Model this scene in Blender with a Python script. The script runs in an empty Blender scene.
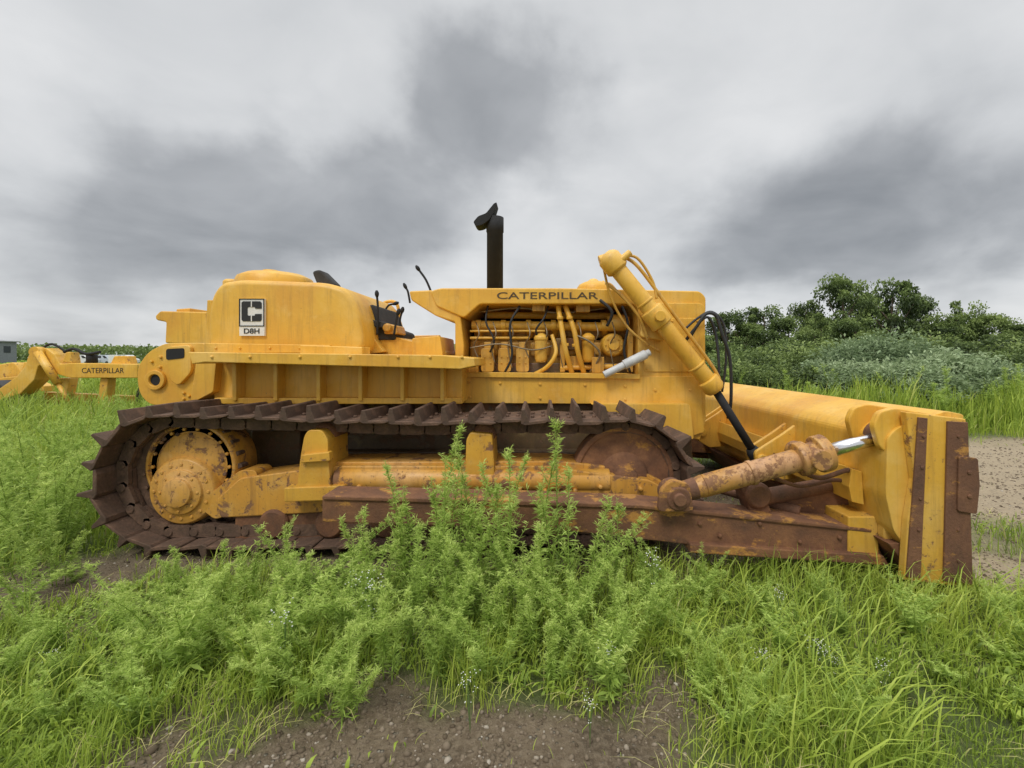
import bpy, math, random, bmesh
import numpy as np
from mathutils import Vector, Matrix
random.seed(7); rng=np.random.default_rng(7)
scene=bpy.context.scene
F=450.0; H=1.45; CX=540.0; CY=358.0
# side elevation measurements -> metres, for a plane standing d metres along Y
def S(px,py,d): return Vector(((px-CX)/F*d, d, H-(py-CY)/F*d))
def link(o): scene.collection.objects.link(o); return o

# ---------------------------------------------------------------- materials
def newmat(name):
    m=bpy.data.materials.new(name); m.use_nodes=True
    nt=m.node_tree; nt.nodes.clear()
    out=nt.nodes.new('ShaderNodeOutputMaterial')
    return m,nt,out
def N(nt,t,**k):
    n=nt.nodes.new(t)
    for a,b in k.items():
        if hasattr(n,a): setattr(n,a,b)
        else: n.inputs[a].default_value=b
    return n
def noise(nt,vec,scale,detail=6,rough=.6,dist=0):
    n=nt.nodes.new('ShaderNodeTexNoise'); n.inputs['Scale'].default_value=scale
    n.inputs['Detail'].default_value=detail; n.inputs['Roughness'].default_value=rough
    n.inputs['Distortion'].default_value=dist
    if vec is not None: nt.links.new(vec,n.inputs['Vector'])
    return n.outputs['Fac']
def ramp(nt,fac,stops):
    n=nt.nodes.new('ShaderNodeValToRGB'); e=n.color_ramp.elements
    while len(e)<len(stops): e.new(0.5)
    for i,(p,c) in enumerate(stops):
        e[i].position=p; e[i].color=(c[0],c[1],c[2],1) if not isinstance(c,(int,float)) else (c,c,c,1)
    nt.links.new(fac,n.inputs[0]); return n.outputs['Color']
def mix(nt,fac,a,b,bt='MIX'):
    n=nt.nodes.new('ShaderNodeMix'); n.data_type='RGBA'; n.blend_type=bt
    for s,v in ((n.inputs[0],fac),(n.inputs[6],a),(n.inputs[7],b)):
        if isinstance(v,(int,float)): s.default_value=v
        elif isinstance(v,tuple): s.default_value=(v[0],v[1],v[2],1)
        else: nt.links.new(v,s)
    return n.outputs[2]
def mth(nt,op,a,b=None,clamp=False):
    n=nt.nodes.new('ShaderNodeMath'); n.operation=op; n.use_clamp=clamp
    for i,v in enumerate((a,b)):
        if v is None: continue
        if isinstance(v,(int,float)): n.inputs[i].default_value=v
        else: nt.links.new(v,n.inputs[i])
    return n.outputs[0]
def coords(nt,scale=None):
    t=nt.nodes.new('ShaderNodeTexCoord')
    if scale is None: return t.outputs['Object']
    m=nt.nodes.new('ShaderNodeMapping'); m.inputs['Scale'].default_value=scale
    nt.links.new(t.outputs['Object'],m.inputs['Vector']); return m.outputs[0]
def finish(nt,out,col,rough=.6,metal=0,bump=None,bstr=.3,bdist=.01):
    p=nt.nodes.new('ShaderNodeBsdfPrincipled')
    if isinstance(col,tuple): p.inputs['Base Color'].default_value=(*col,1)
    else: nt.links.new(col,p.inputs['Base Color'])
    if isinstance(rough,(int,float)): p.inputs['Roughness'].default_value=rough
    else: nt.links.new(rough,p.inputs['Roughness'])
    p.inputs['Metallic'].default_value=metal
    if bump is not None:
        b=nt.nodes.new('ShaderNodeBump'); b.inputs['Strength'].default_value=bstr; b.inputs['Distance'].default_value=bdist
        nt.links.new(bump,b.inputs['Height']); nt.links.new(b.outputs[0],p.inputs['Normal'])
    nt.links.new(p.outputs[0],out.inputs[0]); return p
RUST=(0.15,0.06,0.028); RUSTD=(0.06,0.03,0.018); RUSTL=(0.31,0.135,0.05)
def paint(name,base=(0.76,0.42,0.035),rust=.35,low=0.35,mud=(0.10,0.062,0.032),grime=.36):
    """weathered machine paint: rust 0..1 coverage, low = mud build-up towards the ground"""
    m,nt,out=newmat(name); c=coords(nt)
    n1=noise(nt,c,1.7,5,.6); n2=noise(nt,c,6.5,9,.72,.3); n3=noise(nt,c,45,5,.7)
    st=noise(nt,coords(nt,(22,22,1.4)),1.0,6,.72)
    faded=tuple(min(1,x*k) for x,k in zip(base,(1.06,1.18,3.0))); deep=tuple(x*k for x,k in zip(base,(.90,.80,.7)))
    col=ramp(nt,n1,[(.32,deep),(.5,base),(.66,faded)])
    col=mix(nt,mth(nt,'MULTIPLY',ramp(nt,st,[(.50,0.),(.68,1.)]),grime),col,(base[0]*.42,base[1]*.36,base[2]*.7))
    blot=ramp(nt,noise(nt,c,3.1,8,.75,.6),[(.55,0.),(.68,1.)])
    col=mix(nt,mth(nt,'MULTIPLY',blot,grime*.6),col,(.30,.17,.05))
    pale=ramp(nt,noise(nt,c,4.4,8,.7,.2),[(.56,0.),(.68,1.)])
    col=mix(nt,mth(nt,'MULTIPLY',pale,.25),col,(.84,.62,.22))
    rr=mix(nt,n3,RUST,RUSTL)
    t=.74-rust*.34
    f=ramp(nt,n2,[(t,0.),(t+.045,1.)])
    f2=ramp(nt,noise(nt,c,24,7,.75),[(.70-rust*.2,0.),(.74-rust*.2,.9)])
    col=mix(nt,f2,col,rr); col=mix(nt,f,col,rr)
    sep=nt.nodes.new('ShaderNodeSeparateXYZ'); nt.links.new(c,sep.inputs[0])
    g=nt.nodes.new('ShaderNodeMapRange'); nt.links.new(sep.outputs[2],g.inputs[0])
    g.inputs[1].default_value=1.15; g.inputs[2].default_value=0.2; g.inputs[3].default_value=0; g.inputs[4].default_value=low
    gm=mth(nt,'MULTIPLY',g.outputs[0],mth(nt,'MULTIPLY',n2,2.),True)
    col=mix(nt,gm,col,mud)
    col=mix(nt,.08,col,mix(nt,n3,(.2,.15,.09),(.6,.5,.3)))
    bm=mth(nt,'ADD',mth(nt,'MULTIPLY',n3,.35),mth(nt,'ADD',mth(nt,'MULTIPLY',f,-.8),mth(nt,'MULTIPLY',n1,2.)))
    rgh=mth(nt,'ADD',mth(nt,'MULTIPLY',f,.3),mth(nt,'ADD',mth(nt,'MULTIPLY',n2,.25),.32))
    finish(nt,out,col,rgh,0,bm,.4,.009); return m
def rusty(name,cols=(RUSTD,RUST,RUSTL),scale=5,yel=0.):
    m,nt,out=newmat(name); c=coords(nt)
    n1=noise(nt,c,scale,9,.72,.4); n2=noise(nt,c,60,5,.7)
    col=ramp(nt,n1,[(.32,cols[0]),(.5,cols[1]),(.7,cols[2])])
    if yel>0:
        f=ramp(nt,noise(nt,coords(nt,(1,1,1.8)),3.3,8,.72),[(.70-yel*.3,0.),(.75-yel*.3,1.)]); col=mix(nt,f,col,mix(nt,n2,(.36,.15,.03),(.62,.32,.05)))
    col=mix(nt,.25,col,mix(nt,n2,(.03,.016,.01),(.32,.18,.10)))
    finish(nt,out,col,.82,.0,mth(nt,'ADD',n2,n1),.6,.008); return m
def plain(name,col,rough=.6,metal=0,var=.3,scale=9):
    m,nt,out=newmat(name); c=coords(nt); n=noise(nt,c,scale,7,.65)
    cc=ramp(nt,n,[(.3,tuple(x*(1-var) for x in col)),(.7,tuple(min(1,x*(1+var)) for x in col))])
    finish(nt,out,cc,rough,metal,n,.2,.004); return m
M_Y=paint('yellow_paint',rust=.16,low=.2)
M_YR=paint('worn_yellow_paint',rust=.44,low=.25)
M_YV=paint('flaking_yellow_paint',base=(.68,.33,.035),rust=.56,low=.22,grime=.6)
M_TC=paint('burnt_orange_paint',base=(.50,.24,.045),rust=.62,low=.2,grime=.7)
M_MUD=paint('muddy_yellow_paint',base=(.14,.08,.025),rust=.62,low=1.0,mud=(.045,.03,.018))
M_YE=paint('oily_engine_paint',base=(.64,.34,.03),rust=.28,low=0,grime=.8)
M_R=rusty('rusty_steel'); M_RY=rusty('rusty_steel_with_paint',((.075,.035,.02),(.16,.065,.03),(.29,.13,.05)),4,.52)
M_RI=rusty('streaked_rusty_steel',((.08,.035,.02),(.20,.085,.04),(.36,.17,.07)),4,.42)
M_RW=rusty('rusty_wear_steel',((.07,.032,.02),(.14,.058,.03),(.24,.11,.05)),3.,.36)
M_T=rusty('track_steel',((.03,.021,.016),(.085,.05,.034),(.22,.125,.08)),7)
M_BLK=plain('black_rubber',(.02,.02,.021),.6)
M_VIN=plain('faded_black_vinyl',(.035,.034,.033),.85)
M_DK=plain('soot_and_shade_black',(.012,.012,.013),.8)  # soot on the stack; also the painted shade behind the engine
M_CH=plain('chrome_rod',(.75,.75,.77),.18,1,.1)
M_GREY=plain('pale_grey_paint',(.55,.56,.56),.5,0,.15)
M_WHT=plain('white_decal',(.72,.71,.68),.5,0,.08,20)
M_INK=plain('black_decal',(.018,.018,.018),.5,0,.1)
M_LET=plain('faded_lettering',(.08,.05,.02),.6,0,.7,40)
M_BRS=plain('hose_fitting_steel',(.25,.2,.13),.45,.6)

# ---------------------------------------------------------------- builder
class B:
    def __init__(s): s.v=[];s.f=[];s.m=[];s.s=[]
    def add(s,vs,fs,mi=0,sm=False):
        o=len(s.v); s.v+= [tuple(v) for v in vs]
        for i,f in enumerate(fs):
            s.f.append(tuple(o+k for k in f)); s.m.append(mi); s.s.append(sm if isinstance(sm,bool) else sm[i])
    def poly(s,xz,d0,d1,mi=0,sm=False):
        n=len(xz)
        vs=[(x,d0,z) for x,z in xz]+[(x,d1,z) for x,z in xz]
        fs=[tuple(range(n)),tuple(range(2*n-1,n-1,-1))]
        fs+=[(i,i+n,(i+1)%n+n,(i+1)%n) for i in range(n)]
        s.add(vs,fs,mi,[False,False]+[sm]*n)
    def prism(s,pts,d0,d1,mi=0,rnd=0,seg=4,ref=None,sm=False):
        ref=ref or d0
        xz=[(S(a,b,ref)[0],S(a,b,ref)[2]) for a,b in pts]
        if rnd: xz=roundp(xz,rnd,seg)
        s.poly(xz,d0,d1,mi,sm)
    def box(s,x0,x1,y0,y1,z0,z1,mi=0): s.poly([(x0,z0),(x1,z0),(x1,z1),(x0,z1)],y0,y1,mi)
    def pbox(s,a0,b0,a1,b1,d0,d1,mi=0): s.prism([(a0,b0),(a1,b0),(a1,b1),(a0,b1)],d0,d1,mi)
    def tube(s,p0,p1,r0,r1=None,n=24,mi=0,cap=True):
        r1=r0 if r1 is None else r1; p0=Vector(p0);p1=Vector(p1); d=(p1-p0).normalized()
        u=d.orthogonal().normalized(); w=d.cross(u)
        vs=[]
        for p,r in ((p0,r0),(p1,r1)):
            for i in range(n):
                a=2*math.pi*i/n; vs.append(p+u*math.cos(a)*r+w*math.sin(a)*r)
        fs=[(i,(i+1)%n,(i+1)%n+n,i+n) for i in range(n)]; sm=[True]*n
        if cap: fs+=[tuple(range(n-1,-1,-1)),tuple(range(n,2*n))]; sm+=[False,False]
        s.add(vs,fs,mi,sm)
    def path(s,pts,r,n=10,mi=0,sub=6):
        P=[Vector(p) for p in pts]; Q=[]
        for i in range(len(P)-1):
            a=P[max(i-1,0)];b=P[i];c=P[i+1];d=P[min(i+2,len(P)-1)]
            for k in range(sub):
                t=k/sub; Q.append(.5*((2*b)+(c-a)*t+(2*a-5*b+4*c-d)*t*t+(3*b-a-3*c+d)*t**3))
        Q.append(P[-1]); m=len(Q); vs=[]; ref=Vector((0.13,.9,.21))
        for i,q in enumerate(Q):
            d=(Q[min(i+1,m-1)]-Q[max(i-1,0)]).normalized(); u=d.cross(ref).normalized(); w=d.cross(u)
            rr=r[0]+(r[1]-r[0])*i/(m-1) if isinstance(r,tuple) else r
            for j in range(n):
                a=2*math.pi*j/n; vs.append(q+u*math.cos(a)*rr+w*math.sin(a)*rr)
        fs=[];sm=[]
        for i in range(m-1):
            for j in range(n): fs.append((i*n+j,i*n+(j+1)%n,(i+1)*n+(j+1)%n,(i+1)*n+j)); sm.append(True)
        fs+=[tuple(range(n-1,-1,-1)),tuple(range((m-1)*n,m*n))]; sm+=[False,False]
        s.add(vs,fs,mi,sm)
    def lathe(s,c,axis,prof,n=40,mi=0,smooth=True):
        """prof: list of (radius, offset along axis)"""
        c=Vector(c); d=Vector(axis).normalized(); u=d.orthogonal().normalized(); w=d.cross(u); vs=[]
        for r,o in prof:
            for i in range(n):
                a=2*math.pi*i/n; vs.append(c+d*o+u*math.cos(a)*r+w*math.sin(a)*r)
        fs=[];k=len(prof);sm=[]
        for j in range(k-1):
            flat=abs(prof[j][1]-prof[j+1][1])<1e-5
            for i in range(n): fs.append((j*n+i,j*n+(i+1)%n,(j+1)*n+(i+1)%n,(j+1)*n+i)); sm.append(smooth and not flat)
        fs+=[tuple(range(n-1,-1,-1)),tuple(range((k-1)*n,k*n))]; sm+=[False,False]
        s.add(vs,fs,mi,sm)
    def bolts(s,cx,cz,R,y,n,r=.018,h=.02,mi=0,a0=0):
        for i in range(n):
            a=a0+2*math.pi*i/n; p=Vector((cx+R*math.cos(a),y,cz+R*math.sin(a)))
            s.tube(p,p+Vector((0,-h,0)),r,r*.92,6,mi)
    def mesh(s,name,mats):
        me=bpy.data.meshes.new(name); me.from_pydata(s.v,[],s.f)
        for m in mats: me.materials.append(m)
        me.polygons.foreach_set('material_index',s.m); me.polygons.foreach_set('use_smooth',s.s)
        me.update()
        bm=bmesh.new(); bm.from_mesh(me); bmesh.ops.recalc_face_normals(bm,faces=bm.faces); bm.to_mesh(me); bm.free()
        return me
    def obj(s,name,mats,parent=None,bev=.008,seg=2,label=None):
        if not isinstance(mats,(list,tuple)): mats=[mats]
        o=link(bpy.data.objects.new(name,s.mesh(name,mats)))
        if bev:
            b=o.modifiers.new('Bevel','BEVEL'); b.width=bev; b.segments=seg; b.limit_method='ANGLE'; b.angle_limit=math.radians(38)
        if parent: adopt(o,parent)
        if label: o['label']=label
        return o
def worldof(o):
    m=o.matrix_basis.copy()
    if o.parent: m=worldof(o.parent)@o.matrix_parent_inverse@m
    return m
def adopt(o,p):
    o.parent=p; o.matrix_parent_inverse=worldof(p).inverted()
def roundp(xz,r,seg=4):
    out=[];n=len(xz)
    for i in range(n):
        a=Vector(xz[i-1]);b=Vector(xz[i]);c=Vector(xz[(i+1)%n])
        da=(a-b);dc=(c-b);rr=min(r,da.length*.45,dc.length*.45)
        p=b+da.normalized()*rr;q=b+dc.normalized()*rr
        for k in range(seg+1):
            t=k/seg; out.append(tuple((1-t)**2*p+2*t*(1-t)*b+t*t*q))
    return out
def top(name,loc,label,cat,group=None):
    e=bpy.data.objects.new(name,None); e.location=loc; link(e); e['label']=label; e['category']=cat
    if group: e['group']=group
    return e
def text(body,name,x0,x1,zc,y,h,mat,parent,bold=.0):
    cu=bpy.data.curves.new(name,'FONT'); cu.body=body; cu.size=1; cu.extrude=.02; cu.offset=bold
    t=bpy.data.objects.new(name+'_tmp',cu); link(t); bpy.context.view_layer.update()
    dg=bpy.context.evaluated_depsgraph_get(); me=bpy.data.meshes.new_from_object(t.evaluated_get(dg)); bpy.data.objects.remove(t)
    co=np.empty(len(me.vertices)*3); me.vertices.foreach_get('co',co); co=co.reshape(-1,3)
    mn=co.min(0);mx=co.max(0)
    X=x0+(co[:,0]-mn[0])/(mx[0]-mn[0])*(x1-x0); Z=zc-h/2+(co[:,1]-mn[1])/(mx[1]-mn[1])*h; Y=y-(co[:,2])*.1
    me.vertices.foreach_set('co',np.stack([X,Y,Z],1).ravel()); me.materials.clear(); me.materials.append(mat); me.update()
    me.name=name
    o=link(bpy.data.objects.new(name,me)); adopt(o,parent); return o

# ================================================================= BULLDOZER
YC=4.56
dz=top('bulldozer',(0,YC,0),'weathered yellow crawler bulldozer with rusty tracks and lowered blade','bulldozer')
# --- main frame / belly
b=B()
b.prism([(205,400),(470,398),(690,405),(694,470),(640,520),(260,520),(215,470)],4.12,5.0,0)
b.prism([(250,430),(300,430),(300,500),(250,500)],3.95,4.12,0)
b.box(-1.9,1.3,4.0,5.12,.45,.62)
b.obj('main_frame',M_MUD,dz,.02,label='muddy main frame between the tracks')
# --- rear case
b=B()
b.prism([(137,380),(138,366),(148,352),(165,343),(207,343),(212,400),(196,405),(150,405),(140,395)],3.9,5.2,0,.06)
b.lathe(S(157,380,3.9),(0,-1,0),[(.085,0),(.085,.03),(.05,.03),(.05,.005)],28,0)
b.prism([(165,347),(190,345),(191,372),(178,386),(170,380)],3.86,3.9,0,.04)
b.prism([(196,362),(216,362),(213,392),(190,404)],3.7,3.92,0,.02)
b.bolts(S(186,396,3.9)[0],S(186,396,3.9)[2],.03,3.9,3,.014)
b.bolts(S(158,392,3.9)[0],S(158,362,3.9)[2],.05,3.9,3,.014,a0=1)
b.obj('rear_case',M_Y,dz,.015)
b=B(); b.lathe(S(157,380,3.9),(0,-1,0),[(.046,-.02),(.046,.012)],24,0)  # solid black fill painted in for the shaded inside of the hole
b.prism([(166,349),(184,348),(184,358),(166,360)],3.855,3.87,0,.02)
b.obj('dark_opening_fill',M_DK,dz,0)
# --- fenders
def fender(name,mir=False):
    b=B(); f=(lambda d: 2*YC-d) if mir else (lambda d:d)
    def pr(p,d0,d1,mi=0,rnd=0): 
        xz=[(S(a,c,d0)[0],S(a,c,d0)[2]) for a,c in p]
        if rnd: xz=roundp(xz,rnd)
        b.poly(xz,f(d0),f(d1),mi)
    pr([(188,352),(440,355),(474,358),(475,366),(460,369),(205,362),(192,364)],3.42,4.1,0)
    pr([(214,360),(462,366),(462,403),(214,403)],3.78,4.1)
    for x in (232,273,316,358,400,440):
        pr([(x,363),(x+4,363),(x+4,401),(x,401)],3.66,3.78)
    pr([(214,398),(462,398),(462,404),(214,404)],3.68,3.78)
    pr([(300,345),(362,347),(362,356),(300,356)],3.62,3.8)
    for x in (212,250,300,350,398,430,462):
        p=S(x,357,3.42); b.tube((p[0],f(3.43),p[2]),(p[0],f(3.405),p[2]),.013,.012,6)
    return b.obj(name,M_Y,dz,.008)
fender('fender'); fender('fender',True)
b=B()
b.prism([(155,316),(160,311),(205,312),(210,345),(165,343),(166,322),(156,320)],5.3,5.9,0,.02)
b.prism([(176,309),(190,308),(190,313),(176,313)],5.4,5.7)
b.obj('tool_box',M_Y,dz,.015)
b=B(); b.prism([(385,338),(442,337),(444,356),(380,356)],5.1,5.8,0,.02)
b.prism([(388,336),(440,335),(440,341),(388,341)],5.05,5.1,0)
b.obj('tool_box',M_Y,dz,.015)
# --- fuel tank
b=B()
b.prism([(207,352),(207,312),(211,294),(220,282),(240,279),(325,282),(345,288),(354,300),(362,325),(364,353)],3.72,4.95,0,.10,5,sm=True)
tank=b.obj('fuel_tank',M_Y,dz,.05,5)
for p in tank.data.polygons: p.use_smooth=True
b=B(); b.prism([(204,343),(330,345),(330,353),(204,353)],3.69,3.73,0)
b.prism([(205,346),(207,300),(212,300),(212,346)],3.74,3.9)
for x in (216,240,270,300,324):
    p=S(x,348,3.69); b.tube(p+Vector((0,.01,0)),p+Vector((0,-.012,0)),.012,.011,6)
b.obj('tank_strap',M_Y,dz,.006)
b=B(); c=S(276,287,4.35)
b.lathe(c,(0,0,1),[(.34,-.1),(.34,.03),(.32,.08),(.25,.115),(.14,.135),(.02,.14)],40,0); b.tube(c+Vector((-.05,0,.13)),c+Vector((-.05,0,.16)),.07)
b.lathe(c+Vector((-.42,0,-.02)),(0,0,1),[(.08,-.05),(.08,.07),(.06,.09)],24)
b.obj('tank_dome',M_Y,dz,.006)
# badge
x0,z1=S(241,299,3.72)[0],S(241,299,3.72)[2]; x1,z0=S(266,336,3.72)[0],S(266,336,3.72)[2]
b=B(); b.box(x0,x1,3.698,3.722,z0,z1); bd=b.obj('badge',M_WHT,dz,.002,label='white badge with black emblem')
cx=(x0+x1)/2; cz=z1-.104; b=B(); e0,e1=3.6935,3.699
t=.007
for q in ((x0,x1,z1-t,z1),(x0,x0+t,z0+.085,z1-t),(x1-t,x1,z0+.085,z1-t),(x0,x1,z0+.078,z0+.085)): b.box(q[0],q[1],e0,e1,q[2],q[3])
s_=.082
b.poly([(cx+s_,cz+.022),(cx+s_,cz+.070),(cx+.070,cz+s_),(cx-.070,cz+s_),(cx-s_,cz+.070),(cx-s_,cz-.070),(cx-.070,cz-s_),(cx+.070,cz-s_),(cx+s_,cz-.070),(cx+s_,cz-.022),(cx+.030,cz-.022),(cx+.026,cz-.036),(cx-.026,cz-.036),(cx-.034,cz-.028),(cx-.034,cz+.028),(cx-.026,cz+.036),(cx+.026,cz+.036),(cx+.030,cz+.022)],e0,e1)
o=b.obj('emblem',M_INK,dz,0); adopt(o,bd)
b=B(); b.box(cx-.004,cx+.004,3.692,3.6934,cz-.083,cz-.036); b.box(cx-.004,cx+.004,3.692,3.6934,cz+.036,cz+.083)
o=b.obj('emblem_slit',M_WHT,dz,0); adopt(o,bd)
o=text('D8H','badge_text',x0+.04,x1-.04,z0+.040,3.6965,.043,M_INK,dz,.012); adopt(o,bd)
# --- seat, console, levers
b=B()
b.prism([(311,271),(320,269),(336,285),(330,290),(318,288)],4.25,4.40,0,.04)
b.obj('head_rest',M_VIN,dz,.02)
b=B()
b.prism([(366,306),(374,304),(382,326),(394,330),(396,340),(370,340)],4.08,4.75,0,.03)
b.prism([(362,318),(386,322),(386,328),(362,326)],4.02,4.09,0,.015)
b.obj('seat',M_VIN,dz,.02)
b=B()
b.prism([(352,326),(362,322),(384,352),(352,356)],3.98,4.2,0,.02)
b.prism([(366,338),(392,336),(445,350),(446,357),(366,357)],4.1,5.0,0,.03)
b.prism([(412,338),(440,336),(443,356),(412,356)],4.0,4.6,0,.02)
b.obj('operator_console',M_Y,dz,.01)
b=B(); b.lathe(S(388,328,4.05),(0,-1,0),[(.04,-.1),(.04,.03),(.03,.04)],20); b.prism([(384,324),(396,325),(398,334),(384,334)],4.05,4.3,0,.02)
b.obj('control_housing',M_YE,dz,.008)
def lever(pts,d,r=.012,knob=.022,mi=M_DK):
    b=B(); b.path([S(x,y,d) for x,y in pts],r,8)
    p=S(*pts[-1],d); q=S(*pts[-2],d); dd=(p-q).normalized()
    b.lathe(p-dd*.01,dd,[(knob*.6,0),(knob,.02),(knob,.04),(knob*.5,.06)],12)
    b.obj('control_lever',mi,dz,0)
lever([(377,335),(378,312),(377,296)],4.0,.01,.018); lever([(386,335),(384,316),(388,306),(394,304)],4.5,.01,.018)
lever([(394,335),(396,322),(398,314)],4.0,.01,.018); lever([(432,294),(426,280),(419,270)],4.2,.011,.018)
lever([(410,303),(408,292),(406,288)],4.2,.01,.016); lever([(402,340),(400,322),(402,312)],4.3,.01,.018)
b=B(); b.path([S(380,312,4.9),S(384,303,4.9),S(397,304,4.9),S(400,330,4.9)],.018,8); b.obj('hand_rail',M_Y,dz,0)
# --- hood
HD0,HD1=4.1,5.02
b=B()
b.prism([(430,291),(440,288),(560,288),(700,291),(706,297),(706,313),(640,313),(634,304),(480,304),(464,318),(436,306)],HD0,HD1,0,.03)
b.prism([(409,291),(432,290),(460,312),(464,345),(463,375),(455,375),(455,322),(436,316),(420,306),(411,300)],HD0+.02,HD1-.02,0,.02)
hood=b.obj('hood',M_Y,dz,.03,3)
b=B()
b.prism([(638,303),(700,303),(705,306),(706,420),(700,440),(688,437),(660,418),(638,404)],HD0-.03,HD1+.03,0,.02)
b.prism([(644,318),(700,318),(700,372),(644,372)],HD0-.04,HD0-.028,0,.02)
for x,y in ((647,321),(697,321),(647,345),(697,345),(647,369),(697,369),(672,321),(672,369)):
    p=S(x,y,HD0-.04); b.tube(p,p+Vector((0,-.012,0)),.012,.011,6)
b.obj('radiator_guard',M_Y,dz,.012)
b=B()
b.prism([(461,374),(560,375),(640,377),(700,376),(704,432),(692,436),(664,420),(640,404),(461,403)],HD0-.06,HD0+.1,0,.015)
b.prism([(461,372),(640,374),(640,379),(461,377)],HD0-.09,HD0-.05)
b.prism([(590,404),(690,404),(694,440),(640,425)],3.9,4.2,0,.03)
for x,y in ((470,382),(500,383),(540,384),(585,385),(625,386),(470,397),(540,398),(625,399),(655,390),(690,390),(690,425)):
    p=S(x,y,HD0-.06); b.tube(p+Vector((0,.01,0)),p+Vector((0,-.014,0)),.013,.012,6)
b.obj('side_panel',M_Y,dz,.01)
text('CATERPILLAR','hood_lettering',S(497,0,HD0)[0],S(598,0,HD0)[0],S(0,295.6,HD0)[2],HD0-.0015,.062,M_LET,dz,.006)
c=S(594,290,4.5); b=B(); b.lathe(c,(0,0,1),[(.17,-.06),(.17,.02),(.15,.05),(.10,.075),(.02,.085)],32); b.obj('breather_cap',M_Y,dz,.004)
# --- engine
b=B()
b.pbox(470,340,640,378,4.40,4.85); b.pbox(474,324,640,338,4.52,4.8)
for i in range(6):
    b.pbox(478+i*26,342,498+i*26,356,4.35,4.41)
eng=b.obj('engine',M_YE,dz,.02,label='oily exposed engine block')
def epart(bb,name,mat,bev=.004): o=bb.obj(name,mat,dz,bev); adopt(o,eng); return o
b=B()
b.tube(S(472,325,4.3),S(622,327,4.3),.042); 
for x in (480,505,530,555,580,605):
    b.tube(S(x,326,4.3),S(x,336,4.45),.034); b.tube(S(x-4,325.5,4.3),S(x+1,325.5,4.3),.054)
b.tube(S(486,315,4.5),S(612,316,4.5),.034)
epart(b,'manifold',M_Y)
for x0_,x1_ in ((481,494),(498,511),(516,529)):
    b=B(); b.prism([(x0_,348),(x1_,348),(x1_,372),(x0_,372)],4.22,4.42,0,.03); b.prism([(x0_+3,342),(x1_-3,342),(x1_-3,348),(x0_+3,348)],4.25,4.38,0,.01); b.bolts(S((x0_+x1_)/2,360,4.22)[0],S(0,360,4.22)[2],.04,4.22,4,.009,.012,a0=.78)
    epart(b,'fuel_pump',M_YE)
b=B(); b.tube(S(470,338,4.25),S(530,338,4.25),.014); b.tube(S(470,331,4.22),S(545,331,4.22),.011); b.tube(S(472,374,4.2),S(632,375,4.2),.018); b.tube(S(560,368,4.22),S(632,366,4.22),.024)
epart(b,'oil_pipe',M_Y)
for x in (541,588):
    b=B(); c=S(x,348,4.2); b.lathe(c+Vector((0,0,-.13)),(0,0,1),[(.045,0),(.058,.03),(.058,.2),(.066,.205),(.066,.23),(.05,.25),(.02,.27)],24); epart(b,'fuel_filter',M_Y)
for k in range(2):
    b=B(); o=12*k
    b.path([S(558+o*.6,306,4.2),S(562+o,330,4.13),S(566+o,352,4.13),S(572+o,373,4.2)],.024,12)
    for yy in (318,345): b.tube(S(560+o*.8+(yy-318)*.2,yy-1.5,4.14),S(560+o*.8+(yy-318)*.22,yy+1.5,4.14),.030,None,14)
    epart(b,'coolant_pipe',M_Y)
b=B(); b.path([S(552,335,4.2),S(556,352,4.14),S(548,366,4.14),S(535,374,4.2)],.019,12); epart(b,'coolant_pipe',M_Y)
b=B(); c=S(613,345,4.25); b.lathe(c,(0,-1,0),[(.11,-.2),(.11,.0),(.09,.03),(.05,.03),(.05,.06)],32); b.bolts(c[0],c[2],.075,c[1]-.03,8,.01,.012)
b.lathe(S(618,323,4.3),(1,0,0),[(.06,-.1),(.08,-.05),(.08,.05),(.06,.1)],28)
epart(b,'water_pump',M_Y)
b=B()
for i in range(9):
    x=476+i*17; b.path([S(x,322,4.22),S(x+3,334,4.15),S(x-2,346,4.2),S(x+2,358+(i%3)*5,4.2)],.006,6)
b.path([S(575,335,4.12),S(590,342,4.1),S(600,355,4.12),S(590,372,4.2)],.010,8)
b.path([S(470,348,4.15),S(500,344,4.12),S(532,350,4.12),S(552,346,4.15)],.007,6)
b.path([S(480,312,4.3),S(520,308,4.25),S(560,313,4.25),S(606,308,4.3)],.009,6)
epart(b,'fuel_line',M_BRS,0)
for pts,r in (([(520,306,4.15),(510,325,4.12),(512,355,4.12),(505,372,4.15)],.011),([(600,300,4.08),(612,312,4.05),(607,326,4.1)],.014),([(488,306,4.2),(486,322,4.15),(494,340,4.14),(490,352,4.2)],.009),([(548,306,4.25),(544,318,4.15),(536,330,4.15),(540,340,4.2)],.009),([(622,306,4.12),(628,325,4.08),(624,350,4.1),(630,372,4.12)],.012)):
    b=B(); b.path([S(*q) for q in pts],r,8); epart(b,'rubber_hose',M_BLK,0)
b=B(); b.pbox(466,303,636,376,4.86,4.9); epart(b,'bay_shade_sheet',M_DK,.0)  # dark sheet added behind the engine, painting in the bay's shade
b=B(); b.pbox(470,363,636,374,4.28,4.39); b.pbox(556,338,582,350,4.3,4.36); epart(b,'crankcase_cover',M_MUD,.01)
for q in ((560,340,565,372,4.2,4.24),(592,357,604,373,4.15,4.3),(468,360,478,374,4.18,4.3),(628,330,633,372,4.15,4.2),(568,356,582,366,4.22,4.32),(532,304,545,311,4.2,4.4),(576,304,590,312,4.2,4.4)):
    b=B(); b.pbox(*q); epart(b,'engine_bracket',M_YE)
b=B(); b.tube(S(604,375,3.95),S(628,363,3.95),.032); b.tube(S(624,365,3.95),S(646,354,3.95),.042); b.tube(S(646,354,3.95),S(650,352,3.95),.03); 
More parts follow.
